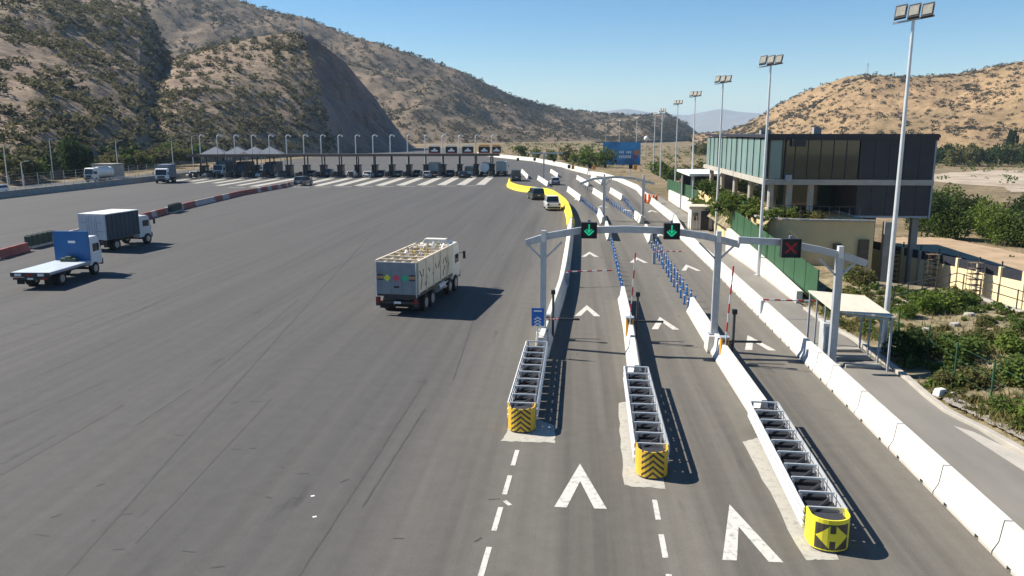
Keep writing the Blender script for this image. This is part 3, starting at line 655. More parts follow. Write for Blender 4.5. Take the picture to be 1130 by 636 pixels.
# ------------------------------------------------------------------ crash cushions
def nose_mat(name, mode):
    m, t, b, P = newmat(name, 0.5, 0.4)
    tc = t.nodes.new('ShaderNodeTexCoord'); s = t.nodes.new('ShaderNodeSeparateXYZ'); t.links.new(tc.outputs['Object'], s.inputs[0])
    ax = math_n(t, 'ABSOLUTE', s.outputs[0]); z = s.outputs[2]
    if mode == 'chevron':
        v = math_n(t, 'ADD', math_n(t, 'MULTIPLY', z, 5.4), math_n(t, 'MULTIPLY', ax, 5.0)); f = math_n(t, 'LESS_THAN', math_n(t, 'FRACT', v), 0.45)
        f = math_n(t, 'MULTIPLY', f, math_n(t, 'LESS_THAN', ax, 0.33)); yel = (0.68, 0.42, 0.02)
    else:
        zz = math_n(t, 'ABSOLUTE', math_n(t, 'SUBTRACT', z, 0.42))
        inp = math_n(t, 'MULTIPLY', math_n(t, 'LESS_THAN', ax, 0.38), math_n(t, 'LESS_THAN', zz, 0.33))
        dia = math_n(t, 'LESS_THAN', math_n(t, 'ADD', ax, zz), 0.37)
        slot = math_n(t, 'MULTIPLY', math_n(t, 'LESS_THAN', ax, 0.07), math_n(t, 'GREATER_THAN', zz, 0.10))
        yl = math_n(t, 'MULTIPLY', dia, math_n(t, 'SUBTRACT', 1.0, slot)); f = math_n(t, 'MULTIPLY', inp, math_n(t, 'SUBTRACT', 1.0, yl)); yel = (0.75, 0.66, 0.02)
    n = noise_n(t, P, 4, 4)
    c = mix_n(t, f, yel, (0.02, 0.02, 0.02)); c = mix_n(t, math_n(t, 'MULTIPLY', n, 0.25), c, (0.3, 0.25, 0.15)); t.links.new(c, b.inputs['Base Color']); return m
NM = {'chevron': nose_mat('black_yellow_chevrons', 'chevron'), 'arrow': nose_mat('black_yellow_arrows', 'arrow')}
def cushion(label, tip, end, mode, wd=0.92, h=0.84):
    A, B = Vector((*tip, 0)), Vector((*end, 0)); d = B - A; L = d.length; t = thing('crash_cushion', label, 'crash cushion', A, math.atan2(-d.x, d.y))
    NL = 0.75; hw = wd / 2
    # nose: rounded shell
    prof = [(-hw, NL)] + [(-hw * math.cos(a), NL * 0.55 - NL * 0.55 * math.sin(a)) for a in np.linspace(0, math.pi, 13)] + [(hw, NL)]
    mb = MB(); n = len(prof); k = 0
    for s, z0, z1 in ((1.0, 0.06, h + 0.02),):
        for (x0, y0), (x1, y1) in zip(prof[:-1], prof[1:]):
            mb.face([(x0, y0, z0), (x1, y1, z0), (x1, y1, z1), (x0, y0, z1)]); mb.face([(x0 * .93, y0 * .93 + .04, z0), (x0 * .93, y0 * .93 + .04, z1), (x1 * .93, y1 * .93 + .04, z1), (x1 * .93, y1 * .93 + .04, z0)])
            mb.face([(x0, y0, z1), (x1, y1, z1), (x1 * .93, y1 * .93 + .04, z1), (x0 * .93, y0 * .93 + .04, z1)])
    mb.build('nose', NM[mode], t)
    MB().box((0, NL * 0.62, 0.40), (wd * 0.8, NL * 0.6, 0.66)).build('nose_cartridge', K['dark'], t)
    nb = 9; bay = (L - NL) / nb
    for i in range(nb + 1):
        y = NL + i * bay; f = MB()
        f.box((0, y, h - .01), (wd - 0.06, 0.045, 0.05)); f.box((-hw + 0.09, y, h / 2), (0.06, 0.06, h - 0.06)); f.box((hw - 0.09, y, h / 2), (0.06, 0.06, h - 0.06)); f.box((0, y, 0.12), (wd - 0.24, 0.06, 0.06))
        f.build('diaphragm', K['steel_light'], t)
        if i < nb:
            MB().box((random.uniform(-.05, .05), y + bay * 0.5, 0.37), (wd - 0.22, bay * 0.74, 0.58)).build('absorber', K['black'], t, bevel=0.03)
            MB().beam((-hw * 0.5, y + 0.1, 0.70), (hw * 0.55, y + bay - 0.15, 0.73), 0.05).build('brace', K['dark'], t)
    for s in (-1, 1):
        for i in range(nb):
            y0 = NL - 0.02 + i * bay; y1 = y0 + bay + 0.12; off = s * (hw + 0.004 * (nb - i)); p = MB()
            for zc in (0.32, 0.54, 0.76):
                pr_ = [(0.0, -.075), (.035, -.05), (.035, -.018), (.012, 0), (.035, .018), (.035, .05), (0.0, .075), (-.012, .075), (-.012, -.075)]
                p.prism([(off + s * a_, y0, zc + z_) for a_, z_ in pr_], (0, y1 - y0, 0))
            p.build('side_panel', K['steel_light'], t)
    MB().box((0, L / 2 + 0.2, 0.03), (wd * 0.4, L - 0.6, 0.05)).build('track', K['dark'], t)
    return t
cushion('crash cushion with orange chevron nose, leftmost, beside the open plaza', (-1.72, 25.4), (-1.62, 34.4), 'chevron')
cushion('crash cushion with orange chevron nose, middle one of three', (2.38, 22.05), (2.52, 30.8), 'chevron')
cushion('nearest crash cushion with yellow double-arrow nose, rightmost', (6.3, 18.2), (6.62, 26.9), 'arrow', 0.95)

# ------------------------------------------------------------------ blue delineator posts
pm = [MB().cyl((0, 0, 0.03), (0, 0, 0.72), 0.06, 0.055, 10).mesh('post', K['blue_post']), MB().cyl((0, 0, 0), (0, 0, 0.035), 0.13, 0.1, 10).mesh('base', K['black']),
      MB().cyl((0, 0, 0.52), (0, 0, 0.60), 0.063, 0.063, 10).mesh('reflector', K['white'])]
def post_row(label, group, a, b, n, off=0.0):
    A, B = Vector(G(*a)), Vector(G(*b))
    for i in range(n):
        p = A + (B - A) * (i / (n - 1)); t = thing('delineator_post', label, 'post', (p.x + off + random.uniform(-.03, .03), p.y + random.uniform(-.05, .05), 0), 0, group)
        t.rotation_euler = (random.uniform(-.05, .05), random.uniform(-.05, .05), 0)
        for nm, me in zip(('post', 'base', 'reflector'), pm): link(nm, me, t)
post_row('blue flexible post in the single row left of the middle lane', 'single row of blue posts', (687.5, 327), (675, 270), 14); 
post_row('blue flexible post in the near double row, left line', 'near double row of blue posts, left line', (762, 343), (721, 274), 15, -0.16); post_row('blue flexible post in the near double row, right line', 'near double row of blue posts, right line', (762, 340), (721, 272), 15, 0.22)
post_row('blue flexible post in the far left row beyond the gantry', 'far left blue posts', (660, 238), (643, 223.5), 13); post_row('blue flexible post in the far middle row beyond the gantry', 'far middle blue posts', (699, 243), (669, 222.5), 15)
post_row('blue flexible post in the far right row beyond the gantry', 'far right blue posts', (704, 241), (689, 223), 12); post_row('blue flexible post in the farthest row before the plaza bend', 'farthest blue posts', (653, 213), (642, 206), 6)

# ------------------------------------------------------------------ gantries and lane signals
def arrow_geo(mb, z0, s):                  # down arrow on the face y=0
    mb.box((0, 0, z0 + 0.10 * s), (0.08 * s, 0.01, 0.5 * s))
    for q_ in (-1, 1): mb.beam((0, 0, z0 - 0.28 * s), (q_ * 0.26 * s, 0, z0 - 0.02 * s), 0.01, 0.09 * s); mb.beam((0, 0, z0 - 0.10 * s), (q_ * 0.16 * s, 0, z0 + 0.06 * s), 0.01, 0.06 * s)
def lane_signal(label, loc, kind, s=0.78):
    t = thing('lane_signal', label, 'traffic signal', loc)
    MB().box((0, 0, 0), (s, 0.22, s)).build('housing', K['black'], t, bevel=0.02)
    f = MB()
    for a in (-1, 1): f.box((a * (s / 2 - .015), -0.16, 0), (0.03, 0.12, s)); f.box((0, -0.16, a * (s / 2 - .015)), (s - .06, 0.12, 0.03))
    f.build('visor', K['dark'], t)
    l = MB()
    if kind == 'green': arrow_geo(l, 0.0, s * 1.1)
    else:
        for a in (-1, 1): l.beam((-0.27 * s, 0, a * 0.27 * s), (0.27 * s, 0, -a * 0.27 * s), 0.01 + 0.002 * a, 0.10 * s)
    l.build('symbol', K['green_led' if kind == 'green' else 'red_led'], t, (0, -0.125, 0))
    MB().box((0, 0.05, s / 2 + .05), (0.12, 0.08, 0.12)).build('bracket', K['grey_paint'], t)
    return t
def gantry(label, Y, posts, beam, base_z=0.8, thick=0.30):
    t = thing('gantry', label, 'gantry', (posts[0][0], Y, 0)); ox_ = posts[0][0]
    mb = MB(); n = len(beam)
    for (x0, z0), (x1, z1) in zip(beam[:-1], beam[1:]): mb.beam((x0 - ox_ - 0.004, 0, z0), (x1 - ox_ + 0.004, 0, z1), thick * 0.8, thick)
    mb.build('beam', K['steel'], t)
    for x, zt in posts:
        c = MB(); c.box((x - ox_, 0, (zt + base_z) / 2), (0.30, 0.26, zt - base_z)); c.build('post', K['steel'], t, bevel=0.015)
        MB().box((x - ox_, 0, base_z + 0.03), (0.5, 0.44, 0.06)).build('base_plate', K['grey_paint'], t)
        MB().box((x - ox_, 0, base_z / 2), (0.72, 0.9, base_z), taper=(0.8, 0.9)).build('pedestal', K['barrier'], t, bevel=0.03)
        for s in (-1, 1): MB().beam((x - ox_ + s * 0.12, 0, zt - 0.95), (x - ox_ + s * 0.85, 0, zt - 0.18 - (0.05 if s < 0 else 0.03)), 0.08).build('brace', K['steel'], t)
        MB().box((x - ox_, -0.01, zt + 0.06), (0.2, 0.3, 0.5)).build('post_cap', K['steel_light'], t)
    return t
def bz(px, py, Y): p = AY(px, py, Y); return (p[0], p[2])
Y1 = 36.5
gantry('arched steel gantry over the first two lanes carrying green arrow signals', Y1, [(-1.43, 5.25), (6.5, 5.3)], [bz(581, 268, Y1), bz(605, 260.5, Y1), bz(640, 254.5, Y1), bz(690, 253, Y1), bz(740, 255, Y1), bz(780, 261, Y1), bz(816, 270, Y1)])
Y2 = 34.5
gantry('steel half gantry at the shelter carrying the red cross signal', Y2, [(11.25, 4.95)], [bz(815, 265, Y2), bz(862, 267.5, Y2), bz(905, 276, Y2), bz(930, 282, Y2), bz(956, 291, Y2)], 0.15, 0.28)
p = AY(650, 254, Y1 - 0.28); lane_signal('green down-arrow signal over the leftmost barrier lane', p, 'green', 0.72)
p = AY(741, 255, Y1 - 0.28); lane_signal('green down-arrow signal over the middle lane', p, 'green', 0.72)
p = AY(872, 273.5, Y2 - 0.28); lane_signal('dim red cross signal over the rightmost lane', p, 'red', 0.80)
# second gantry further on
Y3 = 92.0
gantry('smaller second gantry seen beyond the blue posts', Y3, [(AY(666, 240, Y3)[0], 5.0), (AY(709, 240, Y3)[0], 5.0)], [bz(640, 203, Y3), bz(655, 197.5, Y3), bz(680, 195.5, Y3), bz(700, 197, Y3), bz(722, 203, Y3)], 0.5, 0.26)
p = AY(600, 195, 170); gantry('distant lattice post gantry at the end of the lanes', 170.0, [(p[0], 5.5)], [(p[0] - 3, 5.6), (p[0] + 4, 5.7)], 0.4, 0.3)

# ------------------------------------------------------------------ boom gates
def boom_gate(label, loc, rz, raised=True, L=3.3, post=True):
    t = thing('boom_gate', label, 'boom gate', loc, rz)
    MB().box((0, 0, 0.55), (0.36, 0.34, 1.1)).build('cabinet', K['orange'], t, bevel=0.03)
    MB().box((0, 0, 1.13), (0.4, 0.38, 0.06)).build('cabinet_lid', K['grey_paint'], t)
    n = 8; ux = Vector((0.05, 0, 1)).normalized() if raised else Vector((1, 0, 0)); b0 = Vector((0.0, -0.24, 0.98)) - ux * 0.3
    bo = MB().beam(b0, b0 + ux * (L + .3), 0.05, 0.045).build('boom', K['white'], t)
    for i in range(n):
        if i % 2: a = b0 + ux * (0.35 + i * L / n); MB().beam(a, a + ux * (L / n), 0.062, 0.056).build('stripe', K['red_white_red'], bo)
    MB().cyl((0, -0.17, 0.98), (0, -0.26, 0.98), 0.1, n=12).build('hub', K['dark'], t)
    if post:
        MB().cyl((0.35, -0.1, 0), (0.35, -0.1, 2.25), 0.06, n=10).build('signal_post', K['dark'], t); MB().box((0.35, -0.1, 2.3), (0.2, 0.2, 0.2)).build('signal_head', K['black'], t)
    MB().box((0.9, 0.25, 0.88), (1.5, 0.09, 0.09)).build('dark_bar', K['dark'], t) if post else None  # short dark horizontal bar beside the cabinet
    return t
boom_gate('orange boom gate on the barrier right of the leftmost crash cushion', (-1.35, 38.2, 0.05), 0, False, 0.6, True)
boom_gate('orange boom gate with raised striped arm behind the middle crash cushion', (2.72, 38.0, 0.05), 0, True)
boom_gate('orange boom gate with raised striped arm beside the rightmost lane', (6.62, 34.5, 0.05), 0, True)
def boom_bar(label, a, b, z=0.95):
    A, B = Vector(G(*a, z)), Vector(G(*b, z)); d = B - A; t = thing('lane_boom', label, 'barrier arm', (A.x, A.y, 0))
    MB().box((0, 0, z / 2), (0.22, 0.22, z)).build('stand', K['grey_paint'], t)
    bo = MB().beam((0, 0, z + .06), (d.x, d.y, z + .06), 0.05, 0.07).build('boom', K['white'], t); n = 9
    for i in range(0, n, 2): MB().beam((d.x * i / n, d.y * i / n, z + .06), (d.x * (i + 1) / n, d.y * (i + 1) / n, z + .06), 0.06, 0.08).build('stripe', K['red_white_red'], bo)
boom_bar('red and white arm lowered across the leftmost lane past the gantry', (626, 301), (675, 299.5)); boom_bar('red and white arm lowered across the service road by the shelter', (842, 332), (900, 333.5))
boom_bar('red and white arm across the third lane past the double posts', (722, 278), (752, 278.5))

# blue chevron sign on the leftmost barrier
sp = G(590, 404); st = thing('guide_sign', 'small blue sign with white chevrons on the leftmost barrier', 'sign', (-1.6, 34.9, 0.3))
MB().cyl((0, 0, 0), (0, 0, 1.9), 0.035, n=8).build('post', K['steel'], st)
MB().box((0, -0.05, 1.55), (0.56, 0.03, 0.82)).build('plate', K['blue_sign'], st)
for k in range(3):
    c = MB()
    for s in (-1, 1): c.beam((0, -0.072, 1.48 - k * .14 + .07), (s * 0.15, -0.072, 1.48 - k * .14 - .05), 0.008, 0.055)
    c.build('chevron', K['white'], st)
MB().box((0, -0.07, 1.83), (0.36, 0.008, 0.07)).build('lettering', K['white'], st)

# ------------------------------------------------------------------ lamp masts
def flood_mast(label, X, Y, h=14.6, heads=3, r=0.13, group=None):
    t = thing('lamp_mast', label, 'street lamp', (X, Y, 0), 0, group)
    t.rotation_euler = (0, 0, R(-28)) 
    MB().cyl((0, 0, 0), (0, 0, h - 0.03), r, r * 0.5, 12).build('pole', K['steel_light'], t, smooth=False)
    MB().cyl((0, 0, 0), (0, 0, 0.06), r * 2.2, n=12).build('base_plate', K['steel'], t)
    MB().beam((-0.8, 0, h - 0.12), (0.8, 0, h + 0.10), 0.08).build('crossbar', K['steel'], t)
    for i in range(heads):
        x = (i - (heads - 1) / 2) * 0.52
        f = MB(); a = Vector((x - .22, -.1, h + .04 + x * .13)); f.hexa([(x - .23, -.22, h + .05), (x + .23, -.22, h + .12), (x + .23, -.12, h + .05), (x - .23, -.12, h - .02), (x - .23, .12, h + .62), (x + .23, .12, h + .69), (x + .23, .26, h + .62), (x - .23, .26, h + .55)])
        hd = f.build('floodlight', K['dark'], t)
        MB().hexa([(x - .18, -.205, h + .14), (x + .18, -.205, h + .19), (x + .18, -.2, h + .18), (x - .18, -.2, h + .13), (x - .18, .03, h + .55), (x + .18, .03, h + .6), (x + .18, .035, h + .59), (x - .18, .035, h + .54)]).build('lens', K['flood_lens'], hd)
    return t
flood_mast('tall steel floodlight mast rising beside the bus shelter', 14.35, 37.0, 14.75)
flood_mast('steel floodlight mast in front of the glass building corner', 13.05, 57.0, 14.45)
for lab, px, py in (('third floodlight mast back, before the glass side wall', 797, 95), ('fourth floodlight mast back, left of the building end', 767, 109), ('fifth floodlight mast back along the service road', 748, 117), ('sixth floodlight mast back, near the blue billboard', 731, 124.5), ('seventh floodlight mast back, thin and far', 723, 128), ('distant lamp mast right of the billboard', 703, 132), ('distant lamp mast rising over the billboard centre', 684, 134.5), ('distant lamp mast at the billboard left edge', 669, 138)):
    Yd = 4.5 * FPX / (YH - py); p = AY(px, YH, Yd); flood_mast(lab, p[0] - 0.15, Yd, 14.5, 3 if Yd < 200 else 2, 0.13 if Yd < 150 else 0.16)
def small_lamp(label, px, py, h=8.5, z=0):
    p = G(px, py, z); t = thing('street_lamp', label, 'street lamp', p)
    MB().cyl((0, 0, 0), (0, 0, h), 0.11, 0.07, 8).build('pole', K['steel_light'], t)
    MB().beam((0, 0, h - .05), (1.4, -0.3, h + .25), 0.1).build('arm', K['steel_light'], t); MB().box((1.6, -0.34, h + .25), (0.6, 0.28, 0.14)).build('lamp_head', K['white_lens'], t)
for i, (lab, px, py, h) in enumerate((('thin lamp post by the left frame edge', 9, 206, 7.5), ('thin lamp post left of the two dark trees', 59, 198, 8.5), ('lamp post behind the white-cab truck', 131, 196, 8), ('lamp post right of the white-cab truck', 192, 193, 8), ('lamp post left of the toll canopy', 214, 190, 9), ('low lamp post by the left frame edge', 26, 206, 4.5))): small_lamp(lab, px, py, h)

# ------------------------------------------------------------------ toll plaza
can = thing('toll_canopy', 'long flat dark canopy over the row of toll booths', 'canopy', BP(219))
rz_b = math.atan2(bd.y, bd.x); can.rotation_euler = (0, 0, rz_b)
o0 = BP(219); Lc = (BP(552) - o0).length
MB().box((Lc / 2 - 1, 1.5, 4.85), (Lc + 1, 9, 0.35)).build('roof_deck', K['dark_concrete'], can)
MB().box((Lc / 2 - 1, -3.06, 4.92), (Lc + 1.2, 0.12, 0.6)).build('fascia', mat('brown_fascia', (0.11, 0.08, 0.065), 0.6, var=0.15), can)
for px in ISL:
    d = (BP(px) - o0).length
    for y in (-1.2, 4.0): MB().box((d + 0.1, y, 2.35), (0.26, 0.26, 4.66)).build('column', K['dark'], can)
for i, px in enumerate(ISL):
    p = BP(px); t = thing('toll_booth', 'dark toll booth on its concrete island under the canopy', 'toll booth', p, R(2), 'toll booths under the canopy')
    MB().box((0, -1.0, 0.1), (1.3, 13, 0.2)).build('island', K['concrete'], t, bevel=0.03)
    MB().box((0, 1.2, 1.35), (1.1, 2.6, 2.3)).build('cabin', K['clad'], t, bevel=0.03)
    MB().box((0, -0.11, 1.75), (0.9, 0.03, 0.9)).build('window', K['dark_glass'], t); 
    for s in (-1, 1): MB().box((s * 0.56, 1.2, 1.75), (0.03, 2.0, 0.9)).build('side_window', K['dark_glass'], t)
    MB().box((0, 1.2, 2.57), (1.35, 3.0, 0.12)).build('booth_roof', K['dark'], t)
    MB().cyl((0, -6.2, 0.2), (0, -6.2, 1.25), 0.42, 0.42, 12).build('impact_drum', K['dark'], t); MB().box((0, -3.6, 0.75), (0.5, 1.2, 1.1)).build('ticket_machine', K['dark'], t)
    m = thing('lamp_mast', 'white curved-top mast rising behind the toll canopy', 'street lamp', BP2(px - 0.5, 8.5), rz_b, 'curved masts behind the toll canopy')
    hh = 9.6; mb = MB(); mb.cyl((0, 0, 0), (0, 0, hh - 0.8), 0.14, 0.11, 8)
    pr = Vector((0, 0, hh - 0.8))
    for k in range(1, 6):
        a = k / 5 * 2.3; nx_ = Vector((0.55 - 0.55 * math.cos(a), 0, hh - 0.8 + 0.55 * math.sin(a))); mb.cyl(pr, nx_, 0.11, 0.1, 8); pr = nx_
    mb.build('pole', K['steel_light'], m); MB().box((pr.x + .05, 0, pr.z - .1), (0.34, 0.3, 0.4)).build('lamp_head', K['white'], m)
for k, (px, extra) in enumerate(((480, 0), (498.5, 0), (516.5, 0), (534.5, 1), (548, 0))):
    t = thing('lane_sign', ['black lane sign with white arrow, leftmost above the canopy', 'black lane sign with white arrow, second from left above canopy', 'black lane sign with white arrow, third from left above canopy', 'black lane sign with white arrow and yellow strip above canopy', 'black lane sign at the right end of the canopy'][k], 'sign', BP2(px, -2.2, 5.35), rz_b)
    wd_ = 2.6 if k < 4 else 2.0
    MB().box((0, 0, 0.65), (wd_, 0.3, 1.5)).build('panel', K['black'], t); ar = MB(); y = -0.165
    ar.face([(-0.75, y, 0.3), (0.75, y, 0.3), (0.75, y, 0.62), (-0.75, y, 0.62)]); ar.face([(-0.55, y - .004, 0.55), (0.55, y - .004, 0.55), (0, y - .004, 1.12)]); ar.build('arrow', K['white'], t)
    MB().box((0, 0, 1.62), (wd_ * 0.9, 0.25, 0.3)).build('top_box', K['white'] if k < 3 else K['amber'], t); MB().box((0, -0.17, 0.08), (wd_, 0.03, 0.14)).build('trim', K['red_white_red'], t)
# pale pointed tents behind the left end of the canopy
tent = mat('blue_grey_canvas', (0.11, 0.125, 0.155), 0.8, var=0.1)
for k, px in enumerate((240, 264, 283, 300)):
    c = BP2(px, 14); t = thing('tent_roof', 'pale blue-grey pointed tent roof behind canopy, ' + ['leftmost', 'second from left', 'third from left', 'rightmost'][k], 'tent', c, rz_b)
    r_ = 3.0; mb = MB(); cs = [(-r_, -r_, 4.9), (r_, -r_, 4.9), (r_, r_, 4.9), (-r_, r_, 4.9)]
    for i in range(4): mb.face([cs[i], cs[(i + 1) % 4], (0, 0, 6.6)])
    mb.face(cs[::-1]); mb.build('canvas', tent, t)
    for x, y, z in cs: MB().cyl((x * .95, y * .95, 0), (x * .95, y * .95, 4.88), 0.08, n=6).build('pole', K['steel'], t)

# ------------------------------------------------------------------ vehicles
WH = {}
def wheel(t, x, y, r, wd=0.24):
    k = (round(r, 2), round(wd, 2))
    if k not in WH:
        WH[k] = (MB().cyl((-wd / 2, 0, 0), (wd / 2, 0, 0), r, n=18).mesh('tyre', K['rubber']), MB().cyl((-wd / 2 - .015, 0, 0), (wd / 2 + .015, 0, 0), r * 0.56, n=14).mesh('rim', K['rim']))
    o = link('wheel', WH[k][0], t, (x, y, r)); link('rim', WH[k][1], o)
PAINT = {}
def paint(c):
    if c not in PAINT: PAINT[c] = mat('car_paint', c, 0.35, var=0.04, spec=0.5, coat=0.5)
    return PAINT[c]
SHAPES = {   # length, width, height, bonnet z, hood front/rear y fractions, roof front/rear
    'sedan': (4.4, 1.75, 1.45, 0.88, (0.18, 0.02, -0.28, -0.40)), 'suv': (4.6, 1.85, 1.75, 1.02, (0.22, 0.10, -0.44, -0.48)),
    'hatch': (3.9, 1.7, 1.5, 0.92, (0.22, 0.06, -0.40, -0.48)), 'van': (5.2, 1.95, 2.25, 1.15, (0.38, 0.26, -0.485, -0.495)), 'pickup': (5.2, 1.85, 1.8, 1.05, (0.22, 0.10, -0.10, -0.16))}
def car(label, loc, rz, col, kind='sedan', cat='car', light=True):
    L, W_, H_, zb, fr = SHAPES[kind]; t = thing('car' if kind != 'pickup' else 'pickup_truck', label, cat, loc, rz); hl = L / 2; pc = paint(col); g = 0.22
    side = [(-hl, g + .15), (-hl + .08, g), (hl - .1, g), (hl, g + .2), (hl - .03, zb - .2), (hl - .25, zb - .08), (fr[0] * L, zb), (fr[3] * L, zb), (-hl + .05, zb - (.02 if kind != 'sedan' else .05))]
    MB().prism([(-W_ / 2, y, z) for y, z in side], (W_, 0, 0)).build('body', pc, t, bevel=0.07)
    a = W_ / 2 - .06; b_ = W_ / 2 - .20
    def ring(ya, yb, z, hw): return [(-hw, yb, z), (hw, yb, z), (hw, ya, z), (-hw, ya, z)]
    MB().hexa(ring(fr[0] * L, fr[3] * L, zb - .01, a) + ring(fr[1] * L, fr[2] * L, H_ - .05, b_)).build('windows', K['glass'], t, bevel=0.03)
    MB().hexa(ring(fr[1] * L + .05, fr[2] * L - .05, H_ - .06, b_ + .03) + ring(fr[1] * L - .08, fr[2] * L + .06, H_, b_ - .05)).build('roof', pc, t)
    if kind != 'van':
        for s in (-1, 1):
            for ya, yb in ((fr[0] * L, fr[1] * L), (fr[3] * L, fr[2] * L)): MB().beam((s * (a + .004), ya, zb), (s * (b_ + .004), yb, H_ - .04), 0.07).build('pillar', pc, t)
    else:
        for s in (-1, 1): MB().hexa([(s * (a + .005), fr[3] * L + .02, zb - .02), (s * (a + .02), fr[3] * L + .02, zb - .02), (s * (a + .02), .12 * L, zb - .02), (s * (a + .005), .12 * L, zb - .02), (s * (b_ + .03), fr[3] * L + .04, H_ - .06), (s * (b_ + .045), fr[3] * L + .04, H_ - .06), (s * (b_ + .045), .12 * L, H_ - .06), (s * (b_ + .03), .12 * L, H_ - .06)]).build('side_panel', pc, t)
    if kind == 'pickup':
        MB().box((0, -L * .33, zb + .012), (W_ - .3, L * .28, 0.02)).build('cargo_bed', K['dark'], t)
    r = 0.33 if kind in ('sedan', 'hatch') else 0.37
    for s in (-1, 1):
        for y in (L * .30, -L * .30): wheel(t, s * (W_ / 2 - .08), y, r, .22)
        if light:
            MB().box((s * (W_ / 2 - .25), hl - .06, zb - .28), (0.36, 0.12, 0.16)).build('headlight', K['white_lens'], t); MB().box((s * (W_ / 2 - .2), -hl + .03, zb - .2), (0.26, 0.1, 0.24)).build('taillight', K['red_lens'], t)
            MB().box((s * (W_ / 2 + .08), fr[0] * L - .25, zb + .08), (0.18, 0.08, 0.13)).build('mirror', K['dark'], t)
    MB().box((0, -hl - .01, 0.45), (W_ - .2, 0.1, 0.2)).build('rear_bumper', K['dark'], t); MB().box((0, -hl - .02, zb - .3), (0.42, 0.02, 0.14)).build('number_plate', K['plate'], t)
    return t
def truck_cab(t, y0, W_, zc, H_, pc, len_=1.75, defl=True):      # rear of cab at y0, runs forward
    prof = [(y0, zc), (y0 + len_, zc), (y0 + len_ + .05, zc + 0.9), (y0 + len_ - .28, H_ - .08), (y0 + len_ - .5, H_), (y0, H_)]
    c = MB().prism([(-W_ / 2, y, z) for y, z in prof], (W_, 0, 0)).build('cab', pc, t, bevel=0.08)
    yf = y0 + len_
    MB().hexa([(-W_ / 2 + .12, yf + .05, zc + .95), (W_ / 2 - .12, yf + .05, zc + .95), (W_ / 2 - .12, yf + .02, zc + .95), (-W_ / 2 + .12, yf + .02, zc + .95), (-W_ / 2 + .16, yf - .24, H_ - .2), (W_ / 2 - .16, yf - .24, H_ - .2), (W_ / 2 - .16, yf - .28, H_ - .2), (-W_ / 2 + .16, yf - .28, H_ - .2)]).build('windscreen', K['glass'], c)
    MB().box((0, yf + .06, zc + .12), (W_ - .05, 0.18, 0.42)).build('bumper', K['dark'], t); MB().box((0, yf + .07, zc + .6), (W_ * .6, 0.06, 0.34)).build('grille', K['dark'], c)
    for s in (-1, 1):
        MB().box((s * (W_ / 2 + .006), y0 + len_ * .55, zc + 1.25), (0.02, len_ * .5, 0.55)).build('side_window', K['glass'], c)
        MB().box((s * (W_ / 2 - .3), yf + .15, zc + .15), (0.36, 0.08, 0.18)).build('headlight', K['white_lens'], t)
        m = MB().beam((s * W_ / 2, yf - .1, zc + 1.5), (s * (W_ / 2 + .22), yf + .1, zc + 1.5), 0.04).build('mirror_arm', K['dark'], c)
        MB().box((s * (W_ / 2 + .27), yf + .1, zc + 1.35), (0.16, 0.1, 0.5)).build('mirror', K['dark'], c)
    if defl: MB().hexa([(-W_ / 2 + .25, y0 + .1, H_), (W_ / 2 - .25, y0 + .1, H_), (W_ / 2 - .25, y0 + len_ * .65, H_), (-W_ / 2 + .25, y0 + len_ * .65, H_), (-W_ / 2 + .45, y0 + .1, H_ + .32), (W_ / 2 - .45, y0 + .1, H_ + .32), (W_ / 2 - .45, y0 + len_ * .3, H_ + .32), (-W_ / 2 + .45, y0 + len_ * .3, H_ + .32)]).build('roof_deflector', pc, c, bevel=.04)
    return c
def chassis(t, y0, y1, z=0.75, axles=(), W_=2.3, r=0.48):
    for s in (-1, 1): MB().box((s * 0.42, (y0 + y1) / 2, z), (0.12, y1 - y0, 0.24)).build('chassis_rail', K['dark'], t)
    for y, dual in axles:
        MB().cyl((-W_ / 2 + .2, y, r), (W_ / 2 - .2, y, r), 0.09, n=8).build('axle', K['dark'], t)
        for s in (-1, 1): wheel(t, s * (W_ / 2 - (.26 if dual else .14)), y, r, 0.5 if dual else 0.28)
def rear_lights(t, y, z, W_, flaps=True):
    MB().box((0, y, z), (W_ - .1, 0.1, 0.14)).build('rear_bumper', K['dark'], t)
    for s in (-1, 1):
        MB().box((s * (W_ / 2 - .25), y - .06, z + .02), (0.34, 0.05, 0.12)).build('taillight', K['red_lens'], t)
        if flaps: MB().box((s * (W_ / 2 - .3), y + .35, z - .22), (0.5, 0.03, 0.42)).build('mudflap', K['rubber'], t)
    MB().box((0, y - .06, z), (0.4, 0.02, 0.13)).build('number_plate', K['plate'], t)

# near stake truck --------------------------------------------------
RRc = Vector((-8.55, 42.3, 0)); RLc = Vector((-10.9, 42.75, 0))
tk = thing('cargo_truck', 'cream open-top cargo truck with hazard placards driving across the plaza', 'truck', (-9.75, 42.5, 0), R(-7))
W_ = 2.45; zb = 1.15; zt = 2.95; Lb = 7.0
cream = mat('cream_truck_board', (0.62, 0.54, 0.42), 0.7, var=0.15, scale=2.0); tail = mat('grey_blue_tailgate', (0.20, 0.225, 0.25), 0.5, var=0.12, scale=2)
scr = mat('dark_green_marking', (0.06, 0.08, 0.06), 0.7, var=0.3, scale=4)
chassis(tk, 0.4, 9.2, 0.85, ((1.5, 1), (2.75, 1), (6.4, 0), (7.75, 0)), W_, 0.50)
MB().box((0, Lb / 2 + .05, zb), (W_ - .02, Lb, 0.16)).build('bed_floor', K['dark'], tk)
MB().box((0, 0.02, (zb + zt) / 2 + .05), (W_, 0.10, zt - zb)).build('tailgate', tail, tk, bevel=0.02)
